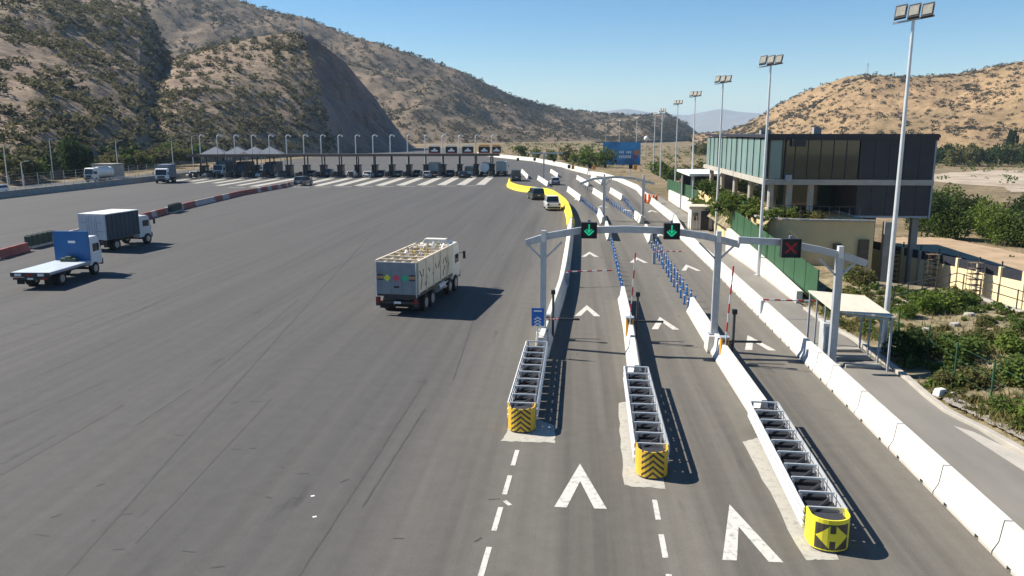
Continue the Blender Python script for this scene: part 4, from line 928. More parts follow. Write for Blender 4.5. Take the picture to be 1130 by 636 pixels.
for x, c in ((-0.52, (0.62, 0.6, 0.05)), (0.0, (0.62, 0.06, 0.12)), (0.5, (0.03, 0.42, 0.2))):
    MB().prism([(x, -0.035, 2.33), (x + .21, -0.035, 2.12), (x, -0.035, 1.91), (x - .21, -0.035, 2.12)], (0, -0.012, 0)).build('hazard_placard', mat('placard', c, 0.5, var=0.05), tk)
for s in (-1, 1):
    for k in range(3): MB().box((s * 0.92, -0.04, 2.02 + k * .13), (0.34, 0.012, 0.07)).build('reflective_strip', K['amber'] if k % 2 else K['dark'], tk)
MB().box((0, -0.04, 1.62), (0.3, 0.012, 0.12)).build('label_plate', K['dark'], tk)
for s in (-1, 1):
    for k in range(5):
        y0 = 0.1 + k * (Lb / 5); MB().box((s * (W_ / 2 - .03), y0 + Lb / 10, (zb + zt) / 2 + .08), (0.06, Lb / 5 - .03, zt - zb - .05)).build('side_board', cream, tk)
        MB().box((s * (W_ / 2 + .02), y0, (zb + zt) / 2 + .06), (0.07, 0.08, zt - zb)).build('stake', cream, tk)
    MB().box((s * (W_ / 2 - .02), Lb / 2 + .1, zt + .09), (0.10, Lb, 0.08)).build('top_rail', cream, tk)
q2 = random.Random(5)
for k in range(26):      # dark lettering strokes painted on the right side boards
    y = 0.6 + (k % 13) * 0.48 + q2.uniform(-.1, .1); z = 1.75 if k < 13 else 2.3; a = q2.uniform(-.9, .9)
    if q2.random() < .25: continue
    p0 = Vector((W_ / 2 + .006, y, z)); dd = Vector((0, math.sin(a), math.cos(a))) * q2.uniform(.16, .34); MB().beam(p0 - dd, p0 + dd, 0.014, 0.10).build('painted_stroke', scr, tk)
for k in range(6): MB().beam((-W_ / 2 + .1, 0.7 + k * 1.15, zt + .06), (W_ / 2 - .1, 0.7 + k * 1.15, zt + .06), 0.09).build('cross_bar', cream, tk)
for k in range(4): MB().beam((-0.8 + k * .52, 0.3, zt - .03), (-0.8 + k * .52, Lb - .2, zt - .03), 0.07).build('long_bar', cream, tk)
yb = mat('yellowed_frame', (0.5, 0.38, 0.14), 0.7, var=0.2)
for k in range(34):
    x = q2.uniform(-.95, .95); y = q2.uniform(2.6, 6.8); MB().beam((x, y, zt - .5), (x + q2.uniform(-.3, .3), y + q2.uniform(-.5, .5), zt + q2.uniform(.1, .5)), 0.07).build('load_frame', yb if k % 2 else K['white'], tk)
for k in range(3): MB().box((-.75 + .3 * k, 5.4 + .5 * k, zt - .2), (0.5, 0.6, 0.7), 0.2 * k).build('load_sack', K['white_block'], tk, bevel=0.08)
truck_cab(tk, 7.25, 2.3, 0.75, 3.02, mat('cream_cab', (0.66, 0.62, 0.54), 0.45, var=0.06), 1.8)
rear_lights(tk, 0.12, 0.72, W_); MB().box((0, 0.3, 0.98), (1.6, 0.3, 0.2)).build('under_frame', K['dark'], tk)
for s in (-1, 1): MB().box((s * 1.1, 0.0, 0.78), (0.24, 0.1, 0.5)).build('lamp_bracket', K['dark'], tk); MB().box((s * 1.1, -0.06, 0.85), (0.18, 0.03, 0.26)).build('taillight', K['red_lens'], tk)
MB().cyl((1.0, 4.0, 0.85), (1.0, 5.2, 0.85), 0.3, n=16).build('fuel_tank', K['steel'], tk); MB().box((-1.0, 4.6, 0.8), (0.4, 1.0, 0.5)).build('tool_box', K['dark'], tk, bevel=.03)
for s in (-1, 1):
    for z in (.62, .9): MB().box((s * 1.16, 5.0 if s < 0 else 6.0, z), (.04, 2.6 if s < 0 else 1.2, .1)).build('side_guard', K['steel'], tk)
    MB().box((s * 1.0, 2.2, 1.05), (.42, 2.5, .03)).build('mudguard', K['dark'], tk)
MB().cyl((.3, 7.15, 1.2), (.3, 7.15, 3.2), .07, n=10).build('exhaust_stack', K['steel'], tk)
for k in range(4): MB().box((-.9 + k * .6, -.035, 2.0), (.03, .02, 1.6)).build('tailgate_rib', tail, tk)
for k in range(2): MB().cyl((-1.15 + 2.3 * k, -.05, zt), (-1.15 + 2.3 * k, -.05, zb - .1), .035, n=8).build('hinge_bar', K['steel'], tk)

# blue flatbed -----------------------------------------------------
fb = thing('flatbed_truck', 'blue flatbed truck with empty white deck and blue headboard', 'truck', (-34.95, 47.9, 0), R(3))
blue = mat('truck_blue', (0.013, 0.105, 0.29), 0.45, var=0.1); deck = mat('pale_steel_deck', (0.58, 0.64, 0.68), 0.35, metal=0.25, var=0.1, scale=1.5)
chassis(fb, 0.3, 6.8, 0.72, ((1.6, 1), (5.7, 0)), 2.3, 0.46)
MB().box((0, 2.45, 1.08), (2.5, 4.9, 0.10)).build('deck', deck, fb)
for s in (-1, 1): MB().box((s * 1.28, 2.45, 1.03), (0.05, 4.9, 0.16)).build('deck_edge', K['grey_paint'], fb)
MB().box((0, -0.03, 0.98), (2.5, 0.06, 0.28)).build('rear_sill', K['dark'], fb)
MB().box((0, 4.97, 2.15), (2.5, 0.12, 2.1)).build('headboard', blue, fb, bevel=0.02)
MB().box((0.05, 4.9, 2.45), (0.5, 0.02, 0.16)).build('emblem', K['white'], fb)
for k in range(3): MB().box((-.35 + .35 * k, 4.5, 1.25 + .06 * (k == 1)), (0.42, 0.4, 0.26 + .12 * (k == 1))).build('winch', K['green_block'], fb, bevel=.04)
truck_cab(fb, 5.1, 2.25, 0.7, 2.75, mat('white_cab', (0.66, 0.67, 0.68), 0.4, var=0.05), 1.6, False)
rear_lights(fb, 0.05, 0.72, 2.4); 
for s in (-1, 0, 1): MB().box((s * 0.75, -0.075, 0.98), (0.42, 0.02, 0.16)).build('reflective_strip', K['white'] if s else K['red_lens'], fb)

# grey box truck -----------------------------------------------------
bt = thing('box_truck', 'grey box truck with shade-coloured tarpaulin side beside the flatbed', 'truck', (-40.7, 64.1, 0), R(-7))
chassis(bt, 0.3, 6.4, 0.75, ((1.3, 1), (5.5, 0)), 2.45, 0.48); gb = mat('pale_grey_box', (0.50, 0.50, 0.54), 0.55, var=0.06, scale=1); shade_tarp = mat('shade_navy_tarp', (0.032, 0.05, 0.07), 0.6, var=0.15, scale=1)  # tarpaulin colour darkened toward navy to carry the shade on this side
bx = MB().box((0, 2.15, 2.1), (2.62, 4.3, 2.15)).build('cargo_box', gb, bt, bevel=0.02)
MB().box((1.32, 2.15, 2.1), (0.03, 4.25, 2.1)).build('tarpaulin_side', shade_tarp, bt); MB().box((0, 2.15, 3.2), (2.66, 4.35, 0.06)).build('box_roof', mat('pale_roof', (0.55, 0.58, 0.58), 0.6), bt)
for k in range(8): MB().box((1.345, 0.25 + k * .54, 2.1), (0.03, 0.05, 2.05)).build('tarp_rib', shade_tarp, bt)
for s in (-1, 1):
    d_ = MB().box((s * 0.64, -0.025, 2.1), (1.24, 0.05, 2.05)).build('rear_door', gb, bt)
    for x in (.25, .45): MB().cyl((s * x, -.07, 1.1), (s * x, -.07, 3.1), 0.022, n=6).build('lock_bar', K['steel'], d_)
    for z in (1.75, 2.5): MB().box((s * .75, -.06, z), (0.5, 0.02, 0.06)).build('hinge', K['grey_paint'], d_)
truck_cab(bt, 4.45, 2.3, 0.65, 2.6, mat('pale_cab', (0.55, 0.57, 0.58), 0.4, var=.05), 1.7, False); rear_lights(bt, 0.1, 0.78, 2.4)

def far_truck(label, loc, rz, cabc, boxc, L=6.0, hb=3.5, W_=2.4, tank=False, cat='truck'):
    t = thing('truck', label, cat, loc, rz); chassis(t, -L / 2 - 1.2, L / 2 + 1.2, .75, ((-L / 2 + .2, 1), (-L / 2 + 1.4, 1), (L / 2 + .3, 0)), W_, .48)
    pm_ = mat('truck_box', boxc, 0.55, var=.08, scale=1)
    if tank: MB().cyl((0, -L / 2 - .8, 1.95), (0, L / 2 - .8, 1.95), 1.05, n=20).build('tank', pm_, t); MB().box((0, -.8, 3.05), (0.6, L * .7, .12)).build('walkway', K['steel'], t)
    else:
        MB().box((0, -.8, (hb + 1.1) / 2), (W_, L, hb - 1.1)).build('cargo_box', pm_, t, bevel=.03)
        for s in (-1, 1): MB().box((s * W_ * .25, -.8 - L / 2 - .02, (hb + 1.1) / 2), (W_ * .46, .04, hb - 1.25)).build('rear_door', pm_, t)
    truck_cab(t, L / 2 - .6, W_ - .1, .7, 2.9, mat('truck_cab_paint', cabc, .4, var=.05), 1.75, False); rear_lights(t, -.8 - L / 2 + .05, .8, W_)
    return t
p = G(168, 203); far_truck('white-cab truck with dark blue-grey box coming toward the camera on the left', (p[0] + 0.6, p[1] + 4.5, 0), R(180 + 14), (0.72, 0.72, 0.72), (0.10, 0.13, 0.17), 5.4, 3.6)

DK = (0.03, 0.033, 0.04); SV = (0.42, 0.43, 0.44); WT = (0.7, 0.7, 0.69); BLU = (0.04, 0.07, 0.14); GRN = (0.08, 0.15, 0.05); CRM = (0.55, 0.5, 0.36)
away = R(2); toward = R(182)
def VB(px, off): return BP2(px, off)
car('dark grey SUV alone on the plaza before the stripes', G(335, 204.5), away + R(-8), (0.09, 0.10, 0.12), 'suv')
car('white pickup truck driving beside the yellow barrier', (-3.05, 105.5, 0), R(7), (0.62, 0.64, 0.62), 'pickup')
car('dark green off-road car just ahead of the white pickup', (-6.0, 121.5, 0), R(14), (0.03, 0.05, 0.035), 'suv')
car('black van standing inside the yellow barrier bend', G(569, 199.5), R(8), (0.02, 0.02, 0.024), 'van', 'van')
car('small silver car passing between the white barriers', G(612, 204), R(8), (0.35, 0.38, 0.45), 'hatch')
car('cream car leaving the leftmost toll lane', VB(214, -1.0), toward, CRM, 'sedan'); car('silver car in the second toll lane from the left', VB(231.5, 0.5), toward, SV, 'sedan')
car('white car in shade in the left toll lanes', VB(289, -1.0), toward, WT, 'hatch'); car('white car between dark trucks at the booths', VB(311, -0.5), toward, WT, 'sedan')
far_truck('white-topped dark blue truck under the left canopy end', VB(248, 2), toward, (0.6, 0.63, 0.65), (0.08, 0.16, 0.22), 5, 3.6); far_truck('dark truck under the canopy left of the white car', VB(270.5, 2.5), toward, (0.06, 0.06, 0.07), (0.05, 0.06, 0.07), 5, 3.4)
far_truck('dark navy truck in the shade below the canopy', VB(302, 3.5), toward, (0.05, 0.06, 0.09), (0.04, 0.05, 0.09), 5, 3.3)
car('silver hatchback waiting at the booth right of the masts group', VB(389, -4.0), away, SV, 'hatch'); car('white sedan queueing at the booth', VB(407, -4.5), away, WT, 'sedan'); car('grey sedan ahead of the white queueing sedan', VB(421.5, 0), away, (0.12, 0.14, 0.17), 'sedan')
car('green sedan queueing at the booth', VB(441, -2.0), away, GRN, 'sedan'); car('black sedan right of the green sedan', VB(461, 0), away, DK, 'sedan')
car('small silver sedan behind the silver box truck', VB(472, -7.0), away, (0.4, 0.42, 0.46), 'hatch'); far_truck('silver box truck at the booth under the leftmost arrow sign', VB(480.5, 3.5), away, (0.4, 0.43, 0.45), (0.42, 0.46, 0.48), 4.6, 3.0)
car('dark blue car at the booth under the second arrow sign', VB(497.5, -0.5), away, BLU, 'sedan'); car('small black car leaving the white van behind it', VB(511, -7.5), away, (0.025, 0.025, 0.03), 'hatch')
car('white van at the booth under the third arrow sign', VB(518, 0.5), away, WT, 'van', 'van'); far_truck('white round tank truck at the right booths', VB(536, 1.5), away, (0.65, 0.65, 0.65), (0.68, 0.68, 0.66), 4.8, 3.2, 2.3, True, 'tank truck')
far_truck('grey box truck at the rightmost toll lane', VB(554, 2.0), away, (0.4, 0.42, 0.42), (0.30, 0.33, 0.33), 5.0, 3.2)
car('light blue car on the side road at the left edge', (-94.5, 124.0, 0), R(180), (0.4, 0.5, 0.6), 'hatch'); car('white car on the side road right of the white-cab truck', (-95.0, 178, 0), R(180), WT, 'sedan')
far_truck('white tank truck parked on the side road', (-97.5, 158, 0), R(175), (0.65, 0.65, 0.62), (0.7, 0.69, 0.64), 4.6, 3.2, 2.2, True, 'tank truck')
car('dark car queueing in the middle toll lanes', VB(364, 1.0), away, (0.05, 0.05, 0.06), 'suv'); car('dark sedan queueing left of the silver hatchback', VB(345.5, 1.0), away, (0.04, 0.045, 0.06), 'sedan')
for k, xx in enumerate((1.5, 4.5)):    # far traffic lights with yellow back boxes
    pass
hut = thing('site_hut', 'pale grey flat-roofed hut beside the side road', 'hut', (-103.5, 171, 0), 0)
MB().box((0, 0, 1.5), (4.5, 5, 3.0)).build('wall', K['pale_concrete'], hut); MB().box((0, 0, 3.08), (4.8, 5.3, 0.16)).build('roof', K['concrete'], hut); MB().box((0.6, -2.51, 1.05), (0.9, 0.04, 2.1)).build('door', K['grey_paint'], hut); MB().box((-1.1, -2.51, 1.7), (1.2, 0.04, 0.9)).build('window', K['dark_glass'], hut)

# far lane traffic lights and small furniture beyond the second gantry
def traffic_light(label, px, py, Yd, yellow=True):
    c = AY(px, py, Yd); t = thing('traffic_light', label, 'traffic light', (c[0], Yd, 0)); z = c[2]
    MB().cyl((0, 0, 0), (0, 0, z - .4), 0.07, n=8).build('post', K['steel'], t); MB().box((0, 0, z), (0.75, 0.3, 0.85)).build('head', K['black'], t)
    if yellow: MB().box((0.95, 0.05, z - .15), (0.7, 0.3, 1.0)).build('back_box', K['amber'], t); MB().beam((0.3, 0, z - .5), (1.0, 0.05, z - .5), .06).build('bracket', K['dark'], t)
for i, (px, py, Yd, yl) in enumerate(((571.5, 176, 240, 0), (590, 176, 240, 0), (611.5, 177, 235, 0), (635, 177, 235, 0), (628, 184, 200, 1), (651, 184, 185, 1), (696, 184, 165, 1), (655, 177, 225, 0), (679, 178, 220, 0))):
    traffic_light('black lane light ' + ['at the far left over the white wall', 'second over the white wall', 'third over the white wall', 'fourth over the white wall', 'with orange box at the white wall end', 'with yellow box before the dark panel', 'with yellow box below the billboard', 'left of the billboard', 'on the billboard lower edge'][i], px, py, Yd, yl)

# billboard
Yb = 250.0; a = AY(665, 182, Yb); b = AY(706, 157, Yb + 4)
bb = thing('billboard', 'large blue roadside billboard with white lettering on steel posts', 'billboard', ((a[0] + b[0]) / 2, Yb, -2.6), 0)
wd_ = b[0] - a[0]; z0, z1 = a[2] + 2.6, b[2] + 2.6
MB().box((0, 0, (z0 + z1) / 2), (wd_, 0.5, z1 - z0)).build('panel', mat('billboard_blue', (0.02, 0.17, 0.40), 0.5, var=0.35, scale=0.25, col2=(0.05, 0.26, 0.5)), bb)
for x in (-.3, .05, .35): MB().cyl((x * wd_, 0.3, 0), (x * wd_, 0.3, z0), 0.25, n=10).build('post', K['steel'], bb)
for r_, (zz, hh, n) in enumerate(((.56, .10, 7), (.36, .13, 6))):
    for k in range(n):
        if r_ == 0 and k == 3: continue
        x = -.05 * wd_ + k * .33 * wd_ / n; MB().box((x, -.26, z0 + (z1 - z0) * zz), (.33 * wd_ / n * .6, .02, (z1 - z0) * hh)).build('letter', K['white'], bb)
for x, zz, c in ((-.34, .55, (.35, .16, .08)), (-.30, .45, (.2, .1, .08)), (.40, .55, (.45, .2, .1)), (.36, .38, (.15, .08, .2))):
    MB().cyl((x * wd_, -.25, z0 + (z1 - z0) * zz), (x * wd_, -.275 - zz * .02, z0 + (z1 - z0) * zz), (z1 - z0) * .14, n=9).build('printed_shape', mat('print', c, .6), bb)
c = AY(713, 155, 240); t = thing('radar_dome', 'small white dome on a thin post right of the billboard', 'antenna', (c[0], 240, -2.6)); MB().cyl((0, 0, 0), (0, 0, c[2] + 2.6), .12, n=8).build('post', K['steel'], t)
s_ = MB(); 
for i in range(6):
    for j in range(12):
        q_ = lambda i, j: (.7 * math.sin(math.pi * i / 6) * math.cos(2 * math.pi * j / 12), .7 * math.sin(math.pi * i / 6) * math.sin(2 * math.pi * j / 12), c[2] + 3.1 + .7 * math.cos(math.pi * i / 6)); s_.face([q_(i, j), q_(i + 1, j), q_(i + 1, j + 1), q_(i, j + 1)] if 0 < i < 5 else ([q_(0, 0), q_(1, j), q_(1, j + 1)] if i == 0 else [q_(5, j), q_(6, 0), q_(5, j + 1)]))
s_.build('dome', K['white'], t)

# ------------------------------------------------------------------ building on the right
bd_ = thing('office_building', 'modern dark office building with teal glass upper floor on cream base', 'building', (15.1, 65, 0))
bx0, by0, bx1, by1 = 0.0, 0.0, 12.6, 30.0; zf, zm, zt = 3.35, 6.25, 9.55
def bpart(name, c, d, m, bev=0, par=None): return MB().box(c, d).build(name, K[m] if isinstance(m, str) else m, par or bd_, bevel=bev)
bpart('roof', (6.3, 15, 9.68), (13.1, 30.5, 0.22), 'clad'); bpart('roof_fascia', (6.3, -.12, 9.62), (13.0, 0.06, 0.5), 'clad')
bpart('floor_slab', (6.2, 14.95, zm - .12), (13.0, 30.3, 0.42), 'pale_concrete')
bpart('upper_core', (6.4, 15.2, (zm + zt) / 2 + .04), (11.6, 28.8, zt - zm - .25), 'dark'); 
nl = 12
for i in range(nl):        # glass of the long left side, pane by pane
    y = 0.15 + i * (29.7 / nl); w_ = 29.7 / nl
    pn = bpart('pane', (0.0, y + w_ / 2, (zm + zt) / 2 + .02), (0.06, w_ - .07, zt - zm - .2), 'teal_glass'); MB().box((-.06, y, (zm + zt) / 2), (0.08, 0.05, zt - zm - .12)).build('mullion', K['dark'], bd_)
nf = 7
for i in range(nf):
    w_ = 6.85 / nf; x = 0.1 + i * w_
    bpart('pane', (x + w_ / 2, 0.0, (zm + zt) / 2 + .02), (w_ - .06, 0.06, zt - zm - .2), 'teal_glass' if i < 1 else 'dark_glass'); MB().box((x, -.05, (zm + zt) / 2), (0.05, 0.08, zt - zm - .12)).build('mullion', K['dark'], bd_)
for r_, (za, zc_) in enumerate(((zm + .12, zt), (zf + .2, zm - .36))):
    for i in range(5):
        w_ = 5.6 / 5; bpart('cladding_panel', (7.0 + w_ * (i + .5), -.02 if r_ == 0 else .03, (za + zc_) / 2), (w_ - .025, 0.1, zc_ - za), 'clad')
bpart('slab_edge_strip', (9.8, -.1, zm - .12), (5.7, 0.06, 0.18), 'steel'); bpart('corner_trim', (12.64, 0.0, (zf + zt) / 2), (0.12, 0.2, zt - zf), 'grey_paint')
bpart('lower_core', (7.2, 17.3, (zf + zm) / 2 - .1), (10.2, 24, zm - zf - .3), 'clad'); bpart('lower_right_block', (9.8, 3.0, (zf + zm) / 2 - .1), (5.5, 5.8, zm - zf - .3), 'dark')
bpart('box_underside', (9.8, 6, zf + .08), (5.65, 12, 0.16), 'grey_paint')
bpart('lower_glazing', (4.6, 5.2, (zf + zm) / 2 - .1), (5.0, 0.08, zm - zf - .4), 'dark_glass'); bpart('lower_glazing', (2.05, 16, (zf + zm) / 2 - .1), (0.06, 16, zm - zf - .4), 'dark_glass')
for x, y in ((0.5, 0.6), (1.9, 0.4), (3.6, 0.5), (0.5, 8), (0.5, 15), (0.5, 22), (0.5, 29)): MB().cyl((x, y, zf), (x, y, zm - .34), 0.24, n=14).build('column', K['pale_concrete'], bd_)
bpart('service_box', (2.2, -.25, 9.2), (1.0, 0.5, 0.6), 'dark'); bpart('rooftop_unit', (7.6, 14, 10.05), (0.7, 0.7, 0.8), 'concrete'); bpart('rooftop_unit', (4.2, 20, 9.95), (1.0, .8, 0.5), 'concrete')
MB().cyl((1.3, -.15, zm), (1.3, -.15, zt), 0.05, n=6).build('cable_riser', K['dark'], bd_); bpart('equipment_box', (1.6, -.2, 6.45), (0.5, 0.3, 0.5), 'grey_paint')
# curved cream base with terrace
wall_top = smooth_path([(14.3, 69), (14.4, 66.0), (15.2, 63.6), (17.2, 62.6), (20, 62.2), (22.6, 62.0)], 4)
mb = MB(); n = len(wall_top); loc = [(x - 15.1, y - 65) for x, y in wall_top] + [(wall_top[-1][0] - 15.1, 30), (-.8, 30)]
mb.prism([(x, y, YARD - .4) for x, y in loc], (0, 0, zf + .38 - YARD)); mb.build('base_wall', K['cream'], bd_)
MB().sweep([(-.16, 0), (-.16, .14), (.16, .14), (.16, 0)], [(x - 15.1, y - 65, zf - .015) for x, y in wall_top]).build('coping', K['pale_concrete'], bd_)
for px_, zc_, hh_, ww_ in ((952, .95, 2.1, .75), (924, 1.2, .9, .6)): bpart('door' if hh_ > 1 else 'vent', (AY(px_, 275, 62.1)[0] - 15.1, -3.0 if px_ > 940 else -2.86, zc_), (ww_, .26, hh_), 'bark')
for i in range(10):
    a = wall_top[9 + i]; MB().cyl((a[0] - 15.1, a[1] - 65 + .05, zf), (a[0] - 15.1, a[1] - 65 + .05, zf + 1.1), .025, n=6).build('railing_post', K['dark'], bd_)
MB().sweep([(-.02, 0), (-.02, .04), (.02, .04), (.02, 0)], [(x - 15.1, y - 65 + .05, zf + 1.08) for x, y in wall_top[9:19]]).build('handrail', K['dark'], bd_)
bpart('pier', (AY(982, 280, 62)[0] - 15.1, -2.0, 0.2), (0.5, 0.5, 6.1), 'concrete'); bpart('pier', (12.0, 1.0, 0.2), (0.5, 0.5, 6.1), 'concrete'); bpart('rear_wall', (9.9, 11, 0.2), (5.4, 0.3, 6.0), 'dark_concrete')
# white roofed carport left of the building
cpp = thing('carport', 'white flat-roofed carport left of the glass building', 'carport', (15.6, 98, -.1)); MB().box((2.0, 4, 5.15), (8.5, 12, 0.3)).build('roof', K['white'], cpp, bevel=.03)
for x in (-1.6, 5.6):
    for y in (-1, 9): MB().cyl((x, y, 0), (x, y, 5.2), .12, n=8).build('post', K['steel'], cpp)
MB().box((2.0, 9.6, 2.3), (7.4, 0.2, 4.4)).build('back_wall', K['dark'], cpp)

# white retaining wall and green fence along the service road
rwp = [(10.9 + .0, 146), (13.2, 118), (13.6, 100), (13.6, 92)]
rw = thing('retaining_wall', 'white retaining wall below the green mesh fence', 'wall', (13.1, 56, 0))
rpath = [(13.35, 47.5), (13.35, 55), (13.2, 62), (13.0, 68.5)]
mb = MB()
def wallstrip(mb, path, h0, h1, th, c):
    n = len(path)
    for i in range(n - 1):
        a, b = path[i], path[i + 1]; d = Vector((b[0] - a[0], b[1] - a[1], 0)).normalized(); r = Vector((-d.y, d.x, 0)) * th / 2; ha = h0 + (h1 - h0) * i / (n - 1); hb = h0 + (h1 - h0) * (i + 1) / (n - 1)
        A, B = Vector((a[0] - c[0], a[1] - c[1], 0)), Vector((b[0] - c[0], b[1] - c[1], 0)); r2 = r
        mb.hexa([A - r, B - r, B + r, A + r, A - r + Vector((0, 0, ha)), B - r + Vector((0, 0, hb)), B + r + Vector((0, 0, hb)), A + r + Vector((0, 0, ha))])
wallstrip(mb, rpath, 0.75, 2.0, 0.35, (13.1, 56)); mb.build('wall', K['barrier'], rw)
gf = thing('mesh_fence', 'green mesh fence above the white retaining wall', 'fence', (13.6, 56, 0))
def fence_run(t, path, hb0, hb1, h, c, n):
    P = along(path, 0.01, 0.0); tot = len(P)
    for i in range(n):
        p0 = P[int(i * (tot - 1) / n)][0]; p1 = P[int((i + 1) * (tot - 1) / n)][0]; z0 = hb0 + (hb1 - hb0) * i / n; z1 = hb0 + (hb1 - hb0) * (i + 1) / n
        a = Vector((p0.x - c[0], p0.y - c[1], z0)); b = Vector((p1.x - c[0], p1.y - c[1], z1)); up = Vector((0, 0, h)); d = (b - a).normalized(); r = Vector((-d.y, d.x, 0)).normalized() * .015; e = d * .05
        MB().hexa([a + e - r, b - e - r, b - e + r, a + e + r, a + e - r + up, b - e - r + up, b - e + r + up, a + e + r + up]).build('panel', K['fence_green'], t)
        MB().box((a.x, a.y, z0 + h / 2), (.07, .07, h + .1)).build('fence_post', K['fence_green'], t)
fence_run(gf, [(13.75, 45.5), (13.6, 55), (13.45, 62), (13.3, 69)], 0.6, 1.9, 1.75, (13.6, 56), 10)
gf2 = thing('mesh_fence', 'green mesh fence running back past the small gatehouse', 'fence', (14, 90, 0))
fence_run(gf2, [(14.9, 72), (15.2, 80), (15.0, 92), (14.3, 110), (14.4, 128)], 2.1, 0.9, 1.9, (14, 90), 16)
rw2 = thing('retaining_wall', 'white wall with openings behind the gatehouse and orange barriers', 'wall', (14.6, 95, 0)); mb = MB(); wallstrip(mb, [(14.7, 76), (14.7, 92), (14.0, 110), (13.9, 120)], 2.0, 1.6, .3, (14.6, 95)); mb.build('wall', K['barrier'], rw2)
MB().box((-.05, 9.5, .95), (.5, 1.0, 1.7)).build('opening', K['dark'], rw2)
gh = thing('gatehouse', 'small white gatehouse with flat roof and dark doorway by the fence', 'hut', (*G(774, 254)[:2], 0))
MB().box((0, 1.2, 1.15), (2.2, 2.4, 2.3)).build('wall', K['barrier'], gh); MB().box((0, 1.2, 2.38), (2.7, 2.9, .16)).build('roof', K['shelter_roof'], gh); MB().box((.3, -.02, 1.0), (.8, .06, 1.95)).build('door', K['dark'], gh); MB().box((-.65, -.02, 1.4), (.5, .06, .8)).build('window', K['dark_glass'], gh)
for k in range(4): MB().cyl((-1.3 + k * .35, -.5, 0), (-1.3 + k * .35, -.5, 1.5), .03, n=6).build('gate_bar', K['pale_concrete'], gh)
for k, (px, py) in enumerate(((712, 223.5), (716, 224.5), (720.5, 225), (724, 225))):
    g = G(px, py); t = thing('water_barrier', 'orange plastic barrier, ' + ['leftmost', 'second from left', 'third from left', 'rightmost'][k] + ' of four by the white wall', 'barrier', g); MB().prism([(-.3, -.6, 0), (.3, -.6, 0), (.3, -.6, .2), (.14, -.6, .5), (.1, -.6, 1.25), (-.1, -.6, 1.25), (-.14, -.6, .5), (-.3, -.6, .2)], (0, 1.2, 0)).build('shell', K['orange_plastic'], t); MB().box((0, 0, .12), (.66, .5, .2)).build('foot', K['dark'], t)

# bus shelter ------------------------------------------------------------
shp = [Vector(G(892, 322, 2.5)), Vector(G(954, 328, 2.5)), Vector(G(988, 351.5, 2.35)), Vector(G(920, 344.6, 2.35))]
sh = thing('shelter', 'open shelter with sloping beige sheet roof on the service road', 'shelter', (12.2, 35.5, 0)); c0 = Vector((12.2, 35.5, 0))
MB().prism([p - c0 for p in shp], (0, 0, 0.07)).build('roof', K['shelter_roof'], sh)
for i, p in enumerate(shp):
    d = (sum(shp, Vector()) / 4 - p) * .06; q_ = p + d - c0; MB().box((q_.x, q_.y, (p.z) / 2), (.08, .08, p.z)).build('post', K['grey_paint'], sh)
for f in (.33, .66):
    for a, b in ((1, 2), (0, 3)):
        p = shp[a].lerp(shp[b], f) - c0; MB().box((p.x * .93, p.y, 1.2), (.06, .06, 2.4)).build('post', K['grey_paint'], sh)
p1, p2 = shp[2] - c0, shp[3] - c0; MB().beam((p1.x * .9, p1.y + .25, 2.25), (p2.x * .9, p2.y + .2, 2.25), .07).build('cross_rail', K['grey_paint'], sh)
ck = thing('ticket_cabinet', 'grey metal cabinet standing under the shelter', 'cabinet', (11.45, 36.0, 0)); MB().box((0, 0, .8), (.5, .7, 1.6)).build('body', K['steel_light'], ck, bevel=.02); MB().box((.0, -.36, .85), (.36, .02, 1.2)).build('door', K['grey_paint'], ck)
for k in range(3):
    t = thing('footboard', 'low concrete strip under the shelter, ' + ['nearest', 'middle', 'farthest'][k], 'kerb block', (12.5, 34.3 + k * 1.3, 0)); MB().box((0, 0, .07), (1.5, .35, .14)).build('strip', K['pale_concrete'], t)

# perimeter wall and railing -----------------------------------------------
w0, w1, w2 = Vector(G(962, 268, 0.6)), Vector(G(1135, 302, 0.6)), Vector(G(1260, 330, .6))
pw = thing('perimeter_wall', 'cream perimeter wall with dark mesh band along its top', 'wall', (w0.x, w0.y, YARD)); d = w1 - w0; nW = 12
d2 = (w2 - w0)
for i in range(nW):
    a = d2 * (i / nW); b = d2 * ((i + 1) / nW); g_ = (b - a).normalized() * .03
    MB().beam((a.x + g_.x, a.y + g_.y, 1.35), (b.x - g_.x, b.y - g_.y, 1.35), .18, 2.7).build('wall_panel', K['cream_light'], pw)
    MB().box((a.x, a.y, 1.7), (.28, .28, 3.4)).build('wall_post', K['cream_light'] if i % 3 else K['pale_concrete'], pw)
    MB().beam((a.x + g_.x, a.y + g_.y, 3.05), (b.x - g_.x, b.y - g_.y, 3.05), .05, .66).build('mesh_band', K['green_block'] if i > 7 else K['clad'], pw)
    MB().box((a.x, a.y, 3.55), (.08, .08, .5)).build('band_post', K['dark'], pw)
for k, px in enumerate((1001, 1047, 1092)):
    p = w0.lerp(w1, (px - 962) / 173) ; t = thing('lattice_column', 'slender wire lattice column before the cream wall, ' + ['leftmost', 'middle', 'rightmost'][k], 'lattice', (p.x - 1.0, p.y - 1.2, YARD))
    for x in (-.4, 0, .4):
        for y in (-.3, .3): MB().cyl((x, y, 0), (x, y, 3.6), .022, n=5).build('upright', K['bark'], t)
    for j in range(9): MB().box((0, 0, .3 + j * .4), (.86, .66, .025)).build('tie', K['bark'], t)
yd = MB().face([(17, 44, YARD + .02), (30, 30, YARD + .02), (40, 44, YARD + .02), (24, 64, YARD + .02), (17, 64, YARD + .02)]).build('yard', K['concrete']); struct(yd)
rl = thing('guard_railing', 'dark steel railing on the concrete edge of the garden', 'railing', (rail_pts[2][0], rail_pts[2][1], 0.45)); c0 = rail_pts[2]
RP = [(x - c0[0], y - c0[1], 0) for x, y in rail_pts]
